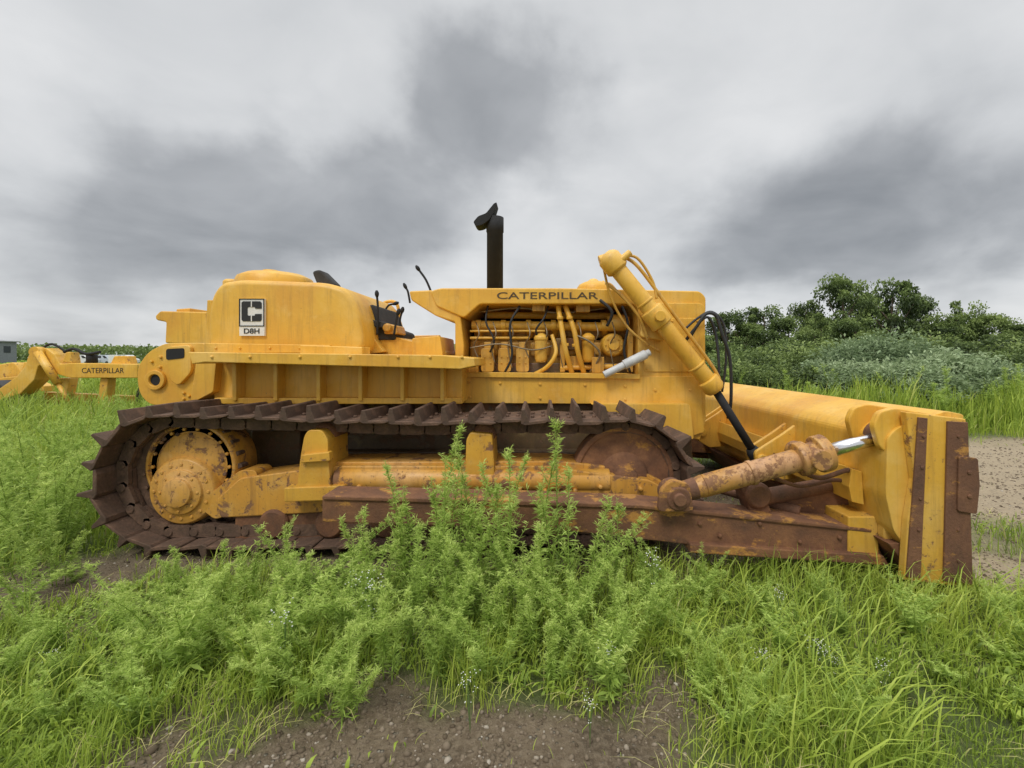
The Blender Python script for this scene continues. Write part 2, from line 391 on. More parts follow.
b.tube(S(640,358,3.95),S(642,360,4.1),.02)
b.obj('pale_cylinder',M_GREY,dz,.004,label='pale grey air cylinder beside the engine')
# --- exhaust
b=B(); c=S(495,288,YC)
b.lathe((c[0],YC,2.0),(0,0,1),[(.082,0),(.082,.72),(.088,.725),(.088,.87),(.078,.87),(.078,.6)],28)
b.lathe((c[0],YC,2.06),(0,0,1),[(.11,0),(.11,.05),(.085,.06)],28)
ex=b.obj('exhaust_stack',M_DK,dz,0)
b=B(); b.prism([(473,222),(478,216),(486,213),(494,203),(497,202),(494,212),(489,220),(482,225),(476,226)],YC-.09,YC+.09,0,.02)
b.prism([(484,214),(492,214),(492,222),(486,222)],YC-.03,YC+.03)
o=b.obj('rain_cap',M_DK,dz,.006); adopt(o,ex)
# --- tracks
TY=3.52; CS=(-2.74,.555); CI=(.635,.55); RS=.48; RI=.445
def trackpath(nsamp):
    (x1,z1),(x2,z2)=CS,CI; L=math.hypot(x2-x1,z2-z1); th=math.atan2(z2-z1,x2-x1); al=math.acos((RS-RI)/L)
    a1=th+al; a2=th-al
    P=[]
    tl=math.sqrt(L*L-(RS-RI)**2)
    arcI=RI*(2*al) ; arcS=RS*(2*math.pi-2*al)
    tot=2*tl+arcI+arcS
    for i in range(nsamp):
        s=i/nsamp*tot
        if s<tl:
            t=s/tl; A=(x1+RS*math.cos(a1),z1+RS*math.sin(a1)); Bq=(x2+RI*math.cos(a1),z2+RI*math.sin(a1))
            sag=-.035*math.sin(math.pi*t)**.8*(1-.5*math.sin(2*math.pi*t)**2)
            P.append((A[0]+(Bq[0]-A[0])*t,A[1]+(Bq[1]-A[1])*t+sag,a1))
        elif s<tl+arcI:
            a=a1-(s-tl)/RI; P.append((x2+RI*math.cos(a),z2+RI*math.sin(a),a))
        elif s<2*tl+arcI:
            t=(s-tl-arcI)/tl; A=(x2+RI*math.cos(a2),z2+RI*math.sin(a2)); Bq=(x1+RS*math.cos(a2),z1+RS*math.sin(a2))
            P.append((A[0]+(Bq[0]-A[0])*t,A[1]+(Bq[1]-A[1])*t,a2))
        else:
            a=a2-(s-2*tl-arcI)/RS; P.append((x1+RS*math.cos(a),z1+RS*math.sin(a),a))
    return P,tot
NSH=50; TP,TL=trackpath(NSH); pitch=TL/NSH
b=B(); w=.28; h=pitch/2
prof=[(-h-.012,-.004),(-h+.02,-.018),(h-.03,-.012),(h+.006,.002),(h+.004,.014),(-h+.05,.008),(-h+.022,.098),(-h+.000,.102),(-h-.010,.016)]
b.poly(prof,-w,w)
for sx in (-.05,.05):
    for sy in (-.09,.09): b.tube((sx*.8+.015,sy,.006),(sx*.8+.015,sy,.028),.016,.015,6)
shoe_me=b.mesh('track_shoe',[M_T])
def build_track(off):
    b=B()
    for i,(x,z,a) in enumerate(TP):
        t=Vector((math.sin(a),0,-math.cos(a))); n=Vector((math.cos(a),0,math.sin(a))); c=Vector((x,TY+off,z))
        for sy in (-.105,-.065,.065,.105):
            k=1 if abs(sy)>.09 else -1
            p=c+n*(-.06)+Vector((0,sy,0)); hx=h*1.05; th=.016; hh=.05
            o=t*(.03*k)
            vs=[]
            for yy in (-th,th):
                for u,v in ((-hx,-hh*.7),(-hx*.7,-hh),(hx*.7,-hh),(hx,-hh*.7),(hx,hh*.6),(hx*.6,hh*.8),(-hx*.6,hh*.8),(-hx,hh*.6)):
                    vs.append(p+o+t*u+n*v+Vector((0,yy,0)))
            m=8; b.add(vs,[tuple(range(m)),tuple(range(2*m-1,m-1,-1))]+[(j,(j+1)%m,(j+1)%m+m,j+m) for j in range(m)])
        q=c+n*(-.06)+t*h; b.tube(q+Vector((0,-.13,0)),q+Vector((0,.13,0)),.03,None,12)
    ch=b.obj('track',M_T,dz,0,label='rusty crawler track chain with steel shoes')
    for i,(x,z,a) in enumerate(TP):
        o=link(bpy.data.objects.new('track_shoe',shoe_me)); j=random.uniform(-.10,.10)
        ang=math.pi/2-a
        o.matrix_basis=Matrix.Translation((x,TY+off+random.uniform(-.012,.012),z))@Matrix.Rotation(ang+j,4,'Y')@Matrix.Rotation(random.uniform(-.03,.03),4,'X')@Matrix.Diagonal((1,1,random.uniform(.7,1.2),1))
        adopt(o,ch)
        bv=o.modifiers.new('Bevel','BEVEL'); bv.width=.004; bv.segments=1
    b=B(); n=27; pts=[]
    for i in range(n):
        for k,rr in ((0,.39),(.3,.39),(.5,.44),(.7,.44)):
            a=2*math.pi*(i+k)/n; pts.append((CS[0]+rr*math.cos(a),CS[1]+rr*math.sin(a)))
    b.poly(pts,TY+off-.04,TY+off+.04); b.bolts(CS[0],CS[1],.31,TY+off-.04,18,.016,.02)
    b.obj('sprocket',M_T,dz,.004)
    b=B()
    b.lathe((CI[0],TY+off,CI[1]),(0,1,0),[(.30,-.11),(.36,-.11),(.385,-.05),(.385,.05),(.36,.11),(.30,.11)],48)
    b.lathe((CI[0],TY+off,CI[1]),(0,-1,0),[(.385,.0),(.382,.12),(.345,.125),(.335,.06),(.27,.05),(.20,.09),(.17,.14),(.10,.15),(.09,.20),(.03,.21)],48)
    for k in range(6):
        a=math.radians(60*k+20); d=Vector((math.cos(a),0,math.sin(a))); p=Vector((CI[0],TY+off-.06,CI[1]))
        b.tube(p+d*.16,p+d*.34,.022,.016,8)
    b.obj('idler_wheel',M_RI,dz,.004)
    for i in range(6):
        x=-2.0+i*.42; b=B(); b.lathe((x,TY+off,.205),(0,1,0),[(.09,-.16),(.11,-.14),(.11,-.1),(.085,-.09),(.085,.09),(.11,.1),(.11,.14),(.09,.16)],24)
        b.obj('track_roller',M_R,dz,0)
    for x in (-1.62,-.42):
        b=B(); b.lathe((x,TY+off,.88),(0,1,0),[(.06,-.16),(.085,-.14),(.085,.14),(.06,.16)],24); b.obj('carrier_roller',M_R,dz,0)
build_track(0); build_track(2*(YC-TY))
for sg in (1,-1):
    b=B(); y=lambda d:(d if sg==1 else 2*YC-d)
    cxx,czz=S(186,476,3.42)[0],.61
    b.lathe((cxx,y(3.47),czz),(0,-sg,0),[(.355,-.25),(.36,-.02),(.345,.01),(.325,.015),(.32,-.01),(.27,-.01),(.24,.015),(.15,.025),(.05,.03)],44)
    b.lathe((CS[0]+.03,y(3.41),.44),(0,-sg,0),[(.26,-.2),(.255,-.01),(.24,.01),(.17,.015),(.165,.035),(.11,.04),(.105,.065),(.03,.07)],40)
    if sg==1:
        b.bolts(CS[0]+.03,.44,.205,3.41,16,.015,.02); b.bolts(cxx,czz,.295,3.48,18,.015,.02); b.bolts(CS[0]+.03,.44,.14,3.38,8,.012,.015)
        b.prism([(196,505),(240,470),(256,470),(262,500),(215,520)],3.4,3.6,0,.04)
    b.obj('final_drive',M_YV,dz,.004,label='flaking yellow final drive housing')
for sg in (1,-1):
    y=lambda d:(d if sg==1 else 2*YC-d)
    b=B()
    def pr(p,d0,d1,r=.0):
        xz=[(S(a,c,d0)[0],S(a,c,d0)[2]) for a,c in p]
        if r: xz=roundp(xz,r)
        b.poly(xz,y(d0),y(d1))
    pr([(216,500),(240,478),(300,470),(330,462),(560,461),(640,470),(664,482),(660,505),(330,512),(220,518)],3.38,3.68,.03)
    pr([(330,466),(560,466),(560,496),(330,496)],3.33,3.40,.05)
    pr([(560,468),(650,480),(668,490),(660,500),(560,497)],3.30,3.40,.03)
    b.tube(Vector((S(335,0,3.33)[0],y(3.37),S(0,480,3.33)[2])),Vector((S(610,0,3.33)[0],y(3.37),S(0,482,3.33)[2])),.09)
    for x in (360,400,440,520,545,575,600,640):
        p=S(x,486+(x%3)*2,3.3); b.tube((p[0],y(3.31),p[2]),(p[0],y(3.26),p[2]),.02,.018,6)
    b.obj('track_frame',M_YV,dz,.012,label='flaking orange and rusty track frame')
    b=B()
    pr([(296,496),(300,458),(304,436),(308,430),(322,430),(328,440),(328,456),(331,492)],3.26,3.6,.03)
    pr([(301,455),(329,452),(330,461),(300,463)],3.22,3.28,.01)
    pr([(284,488),(343,486),(343,500),(284,502)],3.24,3.34,.01)
    b.obj('frame_bracket',M_YR,dz,.012)
    b=B(); pr([(464,498),(466,440),(470,432),(492,434),(494,460),(495,498)],3.30,3.6,.02)
    b.obj('frame_bracket',M_YR,dz,.012)
    b=B()
    pr([(235,505),(660,498),(690,508),(690,530),(235,540)],3.40,3.44,.02)
    b.obj('roller_guard',M_R,dz,.006)
# --- push arms
for sg in (1,-1):
    y=lambda d:(d if sg==1 else 2*YC-d)
    b=B()
    def pr(p,d0,d1,mi=0,r=.0):
        xz=[(S(a,c,d0)[0],S(a,c,d0)[2]) for a,c in p]
        if r: xz=roundp(xz,r)
        b.poly(xz,y(d0),y(d1),mi)
    pr([(322,499),(500,503),(640,508),(700,514),(872,532),(884,558),(700,546),(560,530),(322,522)],2.93,3.14)
    pr([(322,496),(500,500),(640,505),(700,511),(872,529),(872,533),(700,515),(640,509),(322,500)],2.915,3.155)
    pr([(690,544),(884,556),(890,566),(690,553)],2.88,3.18)
    for x,yy in ((700,524),(720,536),(760,524),(800,542),(840,538),(560,514),(600,517),(640,522),(480,510)):
        p=S(x,yy,2.92); b.tube((p[0],y(2.935),p[2]),(p[0],y(2.91),p[2]),.016,.014,6)
    pr([(658,512),(661,490),(672,480),(690,484),(694,512)],2.82,2.87,0,.03)
    pr([(658,512),(661,490),(672,480),(690,484),(694,512)],2.97,3.02,0,.03)
    pr([(780,530),(786,500),(850,488),(862,500),(868,534)],3.16,3.3,0,.02)
    b.obj('push_arm',M_RY,dz,.008,label='rust-brown push arm beside the track')
# --- tilt brace
p0=S(674,494,2.92); p1=S(826,452,2.9); p2=S(884,436,2.88)
for sg in (1,-1):
    m=(lambda v: Vector(v)) if sg==1 else (lambda v: Vector((v[0],2*YC-v[1],v[2])))
    b=B(); d=(p1-p0).normalized()
    b.tube(m(p0+d*.10),m(p0+d*.20),.055,.074,28); b.tube(m(p0+d*.20),m(p1-d*.14),.072,None,32)
    b.lathe(m(p1-d*.20),m(p1)-m(p0),[(.072,0),(.108,.01),(.108,.07),(.085,.08),(.085,.13),(.118,.135),(.118,.20),(.08,.215),(.05,.22)],32)
    b.tube(m(p0+d*.5),m(p0+d*.53),.080,None,32)
    b.tube(m(p1-d*.1+Vector((0,-.13,0))),m(p1-d*.1+Vector((0,.2,0))),.065,None,24)
    a=b.obj('tilt_cylinder',M_TC,dz,.006,label='orange and rust tilt cylinder')
    b=B(); b.tube(m(p1),m(p2),.042,None,24); o=b.obj('piston_rod',M_CH,dz,0); adopt(o,a)
    b=B(); b.lathe(m(p0-Vector((0,.11,0))),(0,1,0),[(.07,0),(.088,.03),(.088,.19),(.07,.22)],28)
    b.tube(m(p0),m(p0+d*.15),.06,.07,24); b.tube(m(p0-Vector((0,.14,0))),m(p0+Vector((0,.14,0))),.04,None,20)
    o=b.obj('brace_clevis',M_RW,dz,.006); adopt(o,a)
    b=B(); 
    b.lathe(m(p2-Vector((0,.08,0))),(0,1,0),[(.065,0),(.085,.03),(.085,.15),(.065,.18)],28); b.tube(m(p2-Vector((0,.10,0))),m(p2+Vector((0,.14,0))),.04,None,20)
    o=b.obj('rod_eye',M_R,dz,.006); adopt(o,a)
    b=B()
    b.path([m(S(800,470,2.98)),m(S(820,478,3.0)),m(S(850,470,3.0)),m(S(862,480,3.05)),m(S(858,492,3.1))],.016,8)
    b.path([m(S(770,476,2.98)),m(S(800,486,3.02)),m(S(835,480,3.05)),m(S(868,486,3.1))],.014,8)
    o=b.obj('hydraulic_hose',M_R,dz,0); adopt(o,a)
b=B(); b.tube(S(758,498,3.12),S(866,478,3.25),.055,None,20); b.lathe(S(760,497,3.02),(0,1,0),[(.07,0),(.09,.02),(.09,.18),(.07,.2)],22)
b.prism([(740,485),(757,482),(772,512),(752,516)],3.05,3.2,0,.02); b.tube(S(720,488,3.4),S(800,512,3.1),.04,None,16)
b.obj('lower_link',M_R,dz,.006)
# --- blade
BY0,BY1=2.77,2*YC-2.77
b=B()
sec=[(2.50,1.125),(2.20,1.02),(2.14,.96),(2.13,.60),(2.18,.38),(2.32,.20),(2.50,.05),(2.60,.03),(2.55,.14),(2.47,.34),(2.44,.60),(2.50,.88),(2.62,1.10)]
b.poly(roundp(sec,.03,3),BY0,BY1,0,False)
b.poly([(2.125,.70),(2.06,.72),(2.04,.60),(2.06,.50),(2.14,.48)],BY0+.2,BY1-.2)
blade=b.obj('blade',M_Y,dz,.006,label='yellow dozer blade with rusty end plate')
for (ya,yb),sg in (((2.72,2.77),1),((BY1,BY1+.05),-1)):
    b=B()
    b.prism([(906,412),(966,419),(969,455),(973,588),(904,580),(908,520),(915,480)],ya,yb,0,ref=2.72)
    o=b.obj('blade_end_plate',M_YR,dz,.006); adopt(o,blade)
    e0,e1=(ya-.014,ya) if sg==1 else (yb,yb+.014)
    for q in ([(917,417),(926,418),(919,577),(905,576),(911,500)],[(946,421),(966,422),(971,584),(942,580)]):
        b=B(); b.prism(q,e0,e1,0,ref=2.72)
        for k in range(5): 
            cx_=(q[0][0]+q[1][0])/2-(k*1.6 if q[0][0]<930 else 0); p=S(cx_,436+k*31,2.72); b.tube((p[0],e0+.005,p[2]),(p[0],e0-.008 if sg==1 else e1+.008,p[2]),.010,None,6)
        o=b.obj('wear_strip',M_RW,dz,.003,label='rusty vertical wear strip'); adopt(o,blade)
    f0,f1=(e0-.014,e0) if sg==1 else (e1,e1+.014)
    b=B(); b.prism([(958,456),(977,458),(979,485),(976,514),(957,511)],f0,f1,0,.015,ref=2.70)
    for k in range(2):
        p=S(968,472+k*24,2.70); b.tube((p[0],f0+.005,p[2]),(p[0],f0-.008 if sg==1 else f1+.008,p[2]),.014,None,6)
    o=b.obj('end_bit',M_RW,dz,.004); adopt(o,blade)
b=B()
b.box(2.50,2.64,BY0-.03,BY1+.03,-.02,.06); b.poly([(2.16,.30),(2.24,.30),(2.44,.06),(2.36,.05)],BY0+.02,BY1-.02)
o=b.obj('cutting_edge',M_R,dz,.004); adopt(o,blade)
for a,c in ((2.79,2.84),(3.02,3.07)):
    for sg in (1,-1):
        y=lambda d:(d if sg==1 else 2*YC-d)
        b=B(); xz=[(S(u,v,2.84)[0],S(u,v,2.84)[2]) for u,v in [(868,424),(874,411),(888,407),(925,413),(925,480),(900,468),(888,456),(874,446)]]
        b.poly(roundp(xz,.03),y(a),y(c)); 
        o=b.obj('blade_bracket',M_Y,dz,.008); adopt(o,blade)
b=B(); b.prism([(884,474),(918,476),(914,545),(884,540)],2.86,2.92,0,.02); b.tube(S(886,505,2.85),S(886,505,3.1),.045,None,20)
b.box(2.0,2.2,2.92,3.16,.16,.42)
o=b.obj('blade_lug',M_YR,dz,.008); adopt(o,blade)
for yy in (3.79,3.93,2*YC-3.79,2*YC-3.93):
    b=B(); b.poly(roundp([(1.80,.66),(1.82,.50),(1.95,.42),(2.16,.44),(2.16,.90),(2.02,.80)],.03),yy-.018,yy+.018)
    b.tube((1.86,yy-.05,.60),(1.86,yy+.05,.60),.045); o=b.obj('lift_lug',M_YR,dz,.006); adopt(o,blade)
# --- lift cylinders
for sg in (1,-1):
    m=(lambda v: Vector(v)) if sg==1 else (lambda v: Vector((v[0],2*YC-v[1],v[2])))
    q0=S(611,261,3.86); q1=S(714,388,3.86); q2=Vector((1.86,3.86,.60)); d=(q1-q0).normalized(); nn=Vector((d[2],0,-d[0]))
    b=B()
    b.tube(m(q0),m(q1),.072,None,32)
    b.lathe(m(q0-d*.06),m(q1)-m(q0),[(.05,-.02),(.08,0),(.10,.03),(.10,.15),(.075,.17)],32)
    b.lathe(m(q1-d*.10),m(q1)-m(q0),[(.074,0),(.09,.01),(.09,.10),(.07,.13),(.05,.135)],32)
    b.tube(m(q0+d*.45),m(q0+d*.47),.080,None,32); b.tube(m(q0+d*1.15),m(q0+d*1.17),.080,None,32)
    t=q0+d*.62
    b.lathe(m(t),m(q1)-m(q0),[(.074,-.09),(.10,-.08),(.10,.08),(.074,.09)],32)
    b.tube(m(t+Vector((0,-.13,0))),m(t+Vector((0,.22,0))),.045,None,20)
    b.tube(m(q0+d*.05+Vector((0,-.05,0))),m(q0+d*.05-nn*.16+Vector((0,-.05,0))),.03,None,14)
    b.tube(m(q0-Vector((.1,.0,.0))),m(q0+Vector((.05,0,.05))),.045,None,14)
    a=b.obj('lift_cylinder',M_Y,dz,.005)
    b=B(); b.tube(m(q1),m(q2),.034,None,20); b.lathe(m(q2),m(q2)-m(q1),[(.045,-.09),(.06,-.05),(.06,.05),(.04,.07)],20); o=b.obj('piston_rod',M_DK,dz,0); adopt(o,a)
    b=B(); nn=Vector((-d[2],0,d[0]));
    if nn[2]<0: nn=-nn
    b.path([m(q0+nn*.11+d*.05),m(q0+nn*.15+d*.2),m(q0+nn*.13+d*.7),m(q0+nn*.11+d*1.2),m(q1+nn*.085-d*.03)],.015,8)
    b.path([m(q0+nn*.09+d*.02),m(q0+nn*.19+d*.12),m(q0+nn*.17+d*.35),m(q0+nn*.10+d*.5)],.012,8)
    b.path([m(S(606,283,3.95)),m(S(622,296,3.9)),m(S(640,318,3.9)),m(S(648,340,3.95))],.014,8)
    b.path([m(S(604,270,3.92)),m(S(612,300,3.95)),m(S(630,330,3.98)),m(S(660,352,4.0))],.011,8)
    o=b.obj('hydraulic_pipe',M_YE,dz,0); adopt(o,a)
    b=B()
    b.path([m(S(686,340,3.9)),m(S(697,326,3.85)),m(S(706,314,3.84)),m(S(716,316,3.84)),m(S(722,334,3.84)),m(S(730,360,3.85)),m(S(731,400,3.88)),m(S(728,418,3.95))],.014,10)
    b.path([m(S(690,338,3.95)),m(S(700,322,3.93)),m(S(709,318,3.93)),m(S(716,336,3.93)),m(S(719,370,3.9)),m(S(716,384,3.9))],.012,10)
    b.path([m(S(684,330,3.98)),m(S(698,318,4.0)),m(S(712,312,4.0)),m(S(724,326,4.0)),m(S(726,360,4.0)),m(S(722,392,4.0))],.011,10)
    o=b.obj('hydraulic_hose',M_BLK,dz,0); adopt(o,a)
    for off in (.10,.18):
        b=B(); b.poly(roundp([(t[0]-.12,t[2]-.16),(t[0]+.10,t[2]-.2),(t[0]+.12,t[2]+.02),(t[0]+.03,t[2]+.09),(t[0]-.08,t[2]+.06)],.03),*( (t[1]+off,t[1]+off+.035) if sg==1 else (2*YC-t[1]-off-.035,2*YC-t[1]-off)))
        o=b.obj('cylinder_bracket',M_Y,dz,.006); adopt(o,a)

# ================================================================= GROUND & VEGETATION
def vnoise(x,y,s,seed=0):
    x=np.asarray(x)/s+seed*17.3; y=np.asarray(y)/s+seed*9.1
    xi=np.floor(x); yi=np.floor(y); fx=x-xi; fy=y-yi; fx=fx*fx*(3-2*fx); fy=fy*fy*(3-2*fy)
    def h(a,b): v=np.sin(a*127.1+b*311.7)*43758.5453; return v-np.floor(v)
    return (h(xi,yi)*(1-fx)+h(xi+1,yi)*fx)*(1-fy)+(h(xi,yi+1)*(1-fx)+h(xi+1,yi+1)*fx)*fy
def sst(a,b,x): t=np.clip((x-a)/(b-a),0,1); return t*t*(3-2*t)
def gz(x,y):
    x=np.asarray(x,float);y=np.asarray(y,float)
    z=(vnoise(x,y,.9,1)-.5)*.07+(vnoise(x,y,.25,2)-.5)*.035+(vnoise(x,y,.11,4)-.5)*.014+(vnoise(x,y,3.,3)-.5)*.06
    f=sst(60,20,np.hypot(x,y)); return z*f-.01
def roadmask(x,y):
    w=(vnoise(x,y,.45,5)-.5)*.5
    return sst(2.75,3.15,x+w)*sst(2.75,3.05,y+w)*sst(9.0,7.4,y+w)
def dens(x,y):
    x=np.asarray(x,float);y=np.asarray(y,float)
    w=(vnoise(x,y,.45,5)-.5)*.5+(vnoise(x,y,.16,6)-.5)*.22
    d=np.ones_like(x)
    front=sst(1.76,2.12,y+w*1.1)
    side=np.maximum(sst(-1.25,-1.65,x+w),sst(.35,.75,x+w))
    d=np.minimum(d,np.maximum(front,side))
    road=roadmask(x,y)
    patch=sst(.55,.75,vnoise(x,y,1.1,8))*sst(6,5,y)
    d=np.minimum(d,1-road*(1-.55*patch))
    lp=sst(.55,.25,np.hypot((x+3.15)/1.2,(y-2.95)))
    d=np.minimum(d,1-lp)
    under=sst(2.9,3.15,y)*sst(6.3,6.0,y)*sst(-3.3,-3.0,x)*sst(2.7,2.3,x)
    d=np.minimum(d,1-.93*under)
    bare=sst(.70,.84,vnoise(x,y,.55,15))*sst(4,3,y)
    d=np.minimum(d,1-.65*bare)
    return d
def axis(lo,hi,fine0,fine1,st):
    a=list(np.arange(fine0,fine1,st)); s=st; v=fine1
    while v<hi: a.append(v); s*=1.25; v+=s
    a.append(hi); s=st; v=fine0; pre=[]
    while v>lo: s*=1.25; v-=s; pre.append(max(v,lo))
    return np.array(sorted(set(np.round(pre+a,4))))
ax=axis(-900,900,-5,5.5,.04); ay=axis(-200,1500,1.0,8,.04)
X,Y=np.meshgrid(ax,ay); Z=gz(X,Y); nx,ny=len(ax),len(ay)
me=bpy.data.meshes.new('ground'); idx=np.arange(nx*ny).reshape(ny,nx)
q=np.stack([idx[:-1,:-1],idx[:-1,1:],idx[1:,1:],idx[1:,:-1]],-1).reshape(-1,4)
def fastmesh(me,co,faces_flat,counts):
    me.vertices.add(len(co)); me.vertices.foreach_set('co',co.astype(np.float32).ravel())
    me.loops.add(len(faces_flat)); me.loops.foreach_set('vertex_index',faces_flat.astype(np.int32))
    me.polygons.add(len(counts)); st=np.concatenate([[0],np.cumsum(counts)[:-1]]).astype(np.int32)
    me.polygons.foreach_set('loop_start',st); me.polygons.foreach_set('loop_total',counts.astype(np.int32)); me.update(calc_edges=True)
fastmesh(me,np.stack([X,Y,Z],-1).reshape(-1,3),q.ravel(),np.full(len(q),4))
me.polygons.foreach_set('use_smooth',[True]*len(q))
at=me.attributes.new('green','FLOAT','POINT'); at.data.foreach_set('value',dens(X,Y).ravel().astype(np.float32))
at=me.attributes.new('dry','FLOAT','POINT'); at.data.foreach_set('value',roadmask(X,Y).ravel().astype(np.float32))
g=link(bpy.data.objects.new('ground',me)); g['kind']='structure'; g['label']='gravelly brown soil with grassy field around the bulldozer'; g['category']='ground'
m,nt,out=newmat('soil_and_turf'); c=coords(nt)
a_=N(nt,'ShaderNodeAttribute',attribute_name='green'); dr_=N(nt,'ShaderNodeAttribute',attribute_name='dry')
n1=noise(nt,c,2.2,8,.7); n2=noise(nt,c,38,6,.7); vor=nt.nodes.new('ShaderNodeTexVoronoi'); vor.inputs['Scale'].default_value=34; nt.links.new(c,vor.inputs['Vector'])
soil=ramp(nt,n1,[(.3,(.055,.038,.021)),(.5,(.12,.085,.05)),(.72,(.21,.16,.10))])
soil=mix(nt,ramp(nt,n2,[(.42,0.),(.6,.55)]),soil,(.25,.195,.13))
soil=mix(nt,mth(nt,'MULTIPLY',dr_.outputs['Fac'],.8),soil,mix(nt,n2,(.30,.235,.15),(.52,.42,.28)))
peb=ramp(nt,vor.outputs['Distance'],[(.16,1.),(.28,0.)]); pm=mth(nt,'MULTIPLY',peb,ramp(nt,noise(nt,c,9,3,.5),[(.5,0.),(.6,.8)]))
soil=mix(nt,pm,soil,mix(nt,vor.outputs['Color'],(.17,.14,.10),(.40,.36,.29)))
turf=ramp(nt,noise(nt,c,1.3,9,.7),[(.3,(.045,.06,.015)),(.5,(.095,.125,.028)),(.7,(.16,.19,.045))])
col=mix(nt,a_.outputs['Fac'],soil,turf)
bm=mth(nt,'ADD',mth(nt,'MULTIPLY',n2,.9),pm)
finish(nt,out,col,.9,0,bm,1.,.025); me.materials.append(m)

def leafmat(name,stops,trans=.3,rough=.55,attr='tint',objrand=0.):
    m,nt,out=newmat(name); a=N(nt,'ShaderNodeAttribute',attribute_name=attr); f=a.outputs['Fac']
    if objrand:
        oi=nt.nodes.new('ShaderNodeObjectInfo'); f=mth(nt,'ADD',f,mth(nt,'MULTIPLY',mth(nt,'SUBTRACT',oi.outputs['Random'],.5),objrand),True)
    col=ramp(nt,f,stops)
    p=nt.nodes.new('ShaderNodeBsdfPrincipled'); nt.links.new(col,p.inputs['Base Color']); p.inputs['Roughness'].default_value=rough
    p.inputs['Specular IOR Level'].default_value=.3
    t=nt.nodes.new('ShaderNodeBsdfTranslucent'); nt.links.new(col,t.inputs[0])
    s=nt.nodes.new('ShaderNodeMixShader'); s.inputs[0].default_value=trans
    nt.links.new(p.outputs[0],s.inputs[1]); nt.links.new(t.outputs[0],s.inputs[2]); nt.links.new(s.outputs[0],out.inputs[0]); return m
M_GR=leafmat('grass_blades',[(0,(.12,.18,.03)),(.4,(.28,.39,.055)),(.8,(.45,.55,.085)),(1,(.58,.54,.22))],.38)
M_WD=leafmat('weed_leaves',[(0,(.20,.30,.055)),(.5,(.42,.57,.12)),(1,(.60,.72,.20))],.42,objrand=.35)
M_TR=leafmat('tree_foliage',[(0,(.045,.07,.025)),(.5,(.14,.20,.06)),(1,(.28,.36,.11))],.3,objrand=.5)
M_SB=leafmat('silvery_shrub_foliage',[(0,(.13,.19,.09)),(.5,(.28,.37,.19)),(1,(.43,.52,.30))],.3,objrand=.25)
M_BK=plain('bark',(.09,.065,.045),.9)
M_FL=plain('white_petals',(.75,.75,.70),.7,0,.05)
def blades(P,h,w,az,lean,tint):
    n=len(P); d=np.stack([np.cos(az),np.sin(az),np.zeros(n)],1); sd=np.stack([-np.sin(az+.6),np.cos(az+.6),np.zeros(n)],1)
    up=np.array([0,0,1.]); lv=[]
    for t,ww in ((0,.8),(.4,1.),(.75,.7)):
        c=P+up*(h*(t-.25*lean*t*t))[:,None]+d*(h*lean*t*t)[:,None]
        o=sd*(w*ww*.5)[:,None]; lv+= [c-o,c+o]
    tip=P+up*(h*(1-.42*lean))[:,None]+d*(h*lean*1.05)[:,None]
    co=np.stack(lv+[tip],1).reshape(-1,3); base=(np.arange(n)*7)[:,None]
    fl=(base+np.array([0,1,3,2, 2,3,5,4, 4,5,6])).ravel(); cnt=np.tile([4,4,3],n); tt=np.repeat(tint,3)
    return co,fl,cnt,tt
def stuff(name,parts,mat,label,cat):
    me=bpy.data.meshes.new(name); co=[];fl=[];ct=[];tt=[];o=0
    for c,f,k,t in parts: co.append(c); fl.append(f+o); ct.append(k); tt.append(t); o+=len(c)
    fastmesh(me,np.concatenate(co),np.concatenate(fl),np.concatenate(ct))
    at=me.attributes.new('tint','FLOAT','FACE'); at.data.foreach_set('value',np.concatenate(tt).astype(np.float32))
    me.materials.append(mat); ob=link(bpy.data.objects.new(name,me))
    if label: ob['kind']='stuff'; ob['label']=label; ob['category']=cat
    return ob
def tallness(x,y):
    t=.08+.13*vnoise(x,y,.8,11)
    t=t+.28*sst(-2.8,-3.8,x)*sst(2.8,3.8,y)
    t=t-.04*sst(1.2,1.8,x)*sst(3.0,2.2,y)
    t=t+.40*sst(8.6,10.,y)*sst(2.,5.,x)
    t=t+.12*sst(6.5,8,y)
    return t
def scatter(n,y0,y1,half=1.35):
    y=np.exp(rng.uniform(np.log(y0),np.log(y1),n)); x=rng.uniform(-half,half,n)*(y+.3)
    return x,y
parts=[]
x,y=scatter(210000,1.45,45); tuft=vnoise(x,y,.13,21)*.65+vnoise(x,y,.45,22)*.5; dn=dens(x,y)
keep=rng.uniform(0,1,len(x))<dn*np.clip(2.2*tuft-.5,.06,1)+.010; x,y=x[keep],y[keep]; n=len(x)
hh=tallness(x,y)*rng.uniform(.35,1.5,n)*(.35+1.15*vnoise(x,y,.3,23))*np.clip(.35+dens(x,y),0,1)
ww=np.clip(.0013+.0014*y,.0030,.06)*rng.uniform(.6,1.5,n)
tint=np.clip(.20+.6*vnoise(x,y,.9,31)+.3*rng.normal(0,.5,n)+.12*sst(.3,1.5,x)*sst(3,2.5,y),0,1)
tint=np.where(rng.uniform(0,1,n)<.025,1.0,np.minimum(tint,.82))
P=np.stack([x,y,gz(x,y)-.01],1)
parts.append(blades(P,hh,ww,rng.uniform(0,6.28,n),rng.uniform(.1,.95,n)**1.3,tint))
x,y=scatter(7000,1.5,3.2); k=(dens(x,y)>.7)&(vnoise(x,y,.5,41)>.45); x,y=x[k],y[k]; n=len(x)
P=np.stack([x,y,gz(x,y)-.01],1)
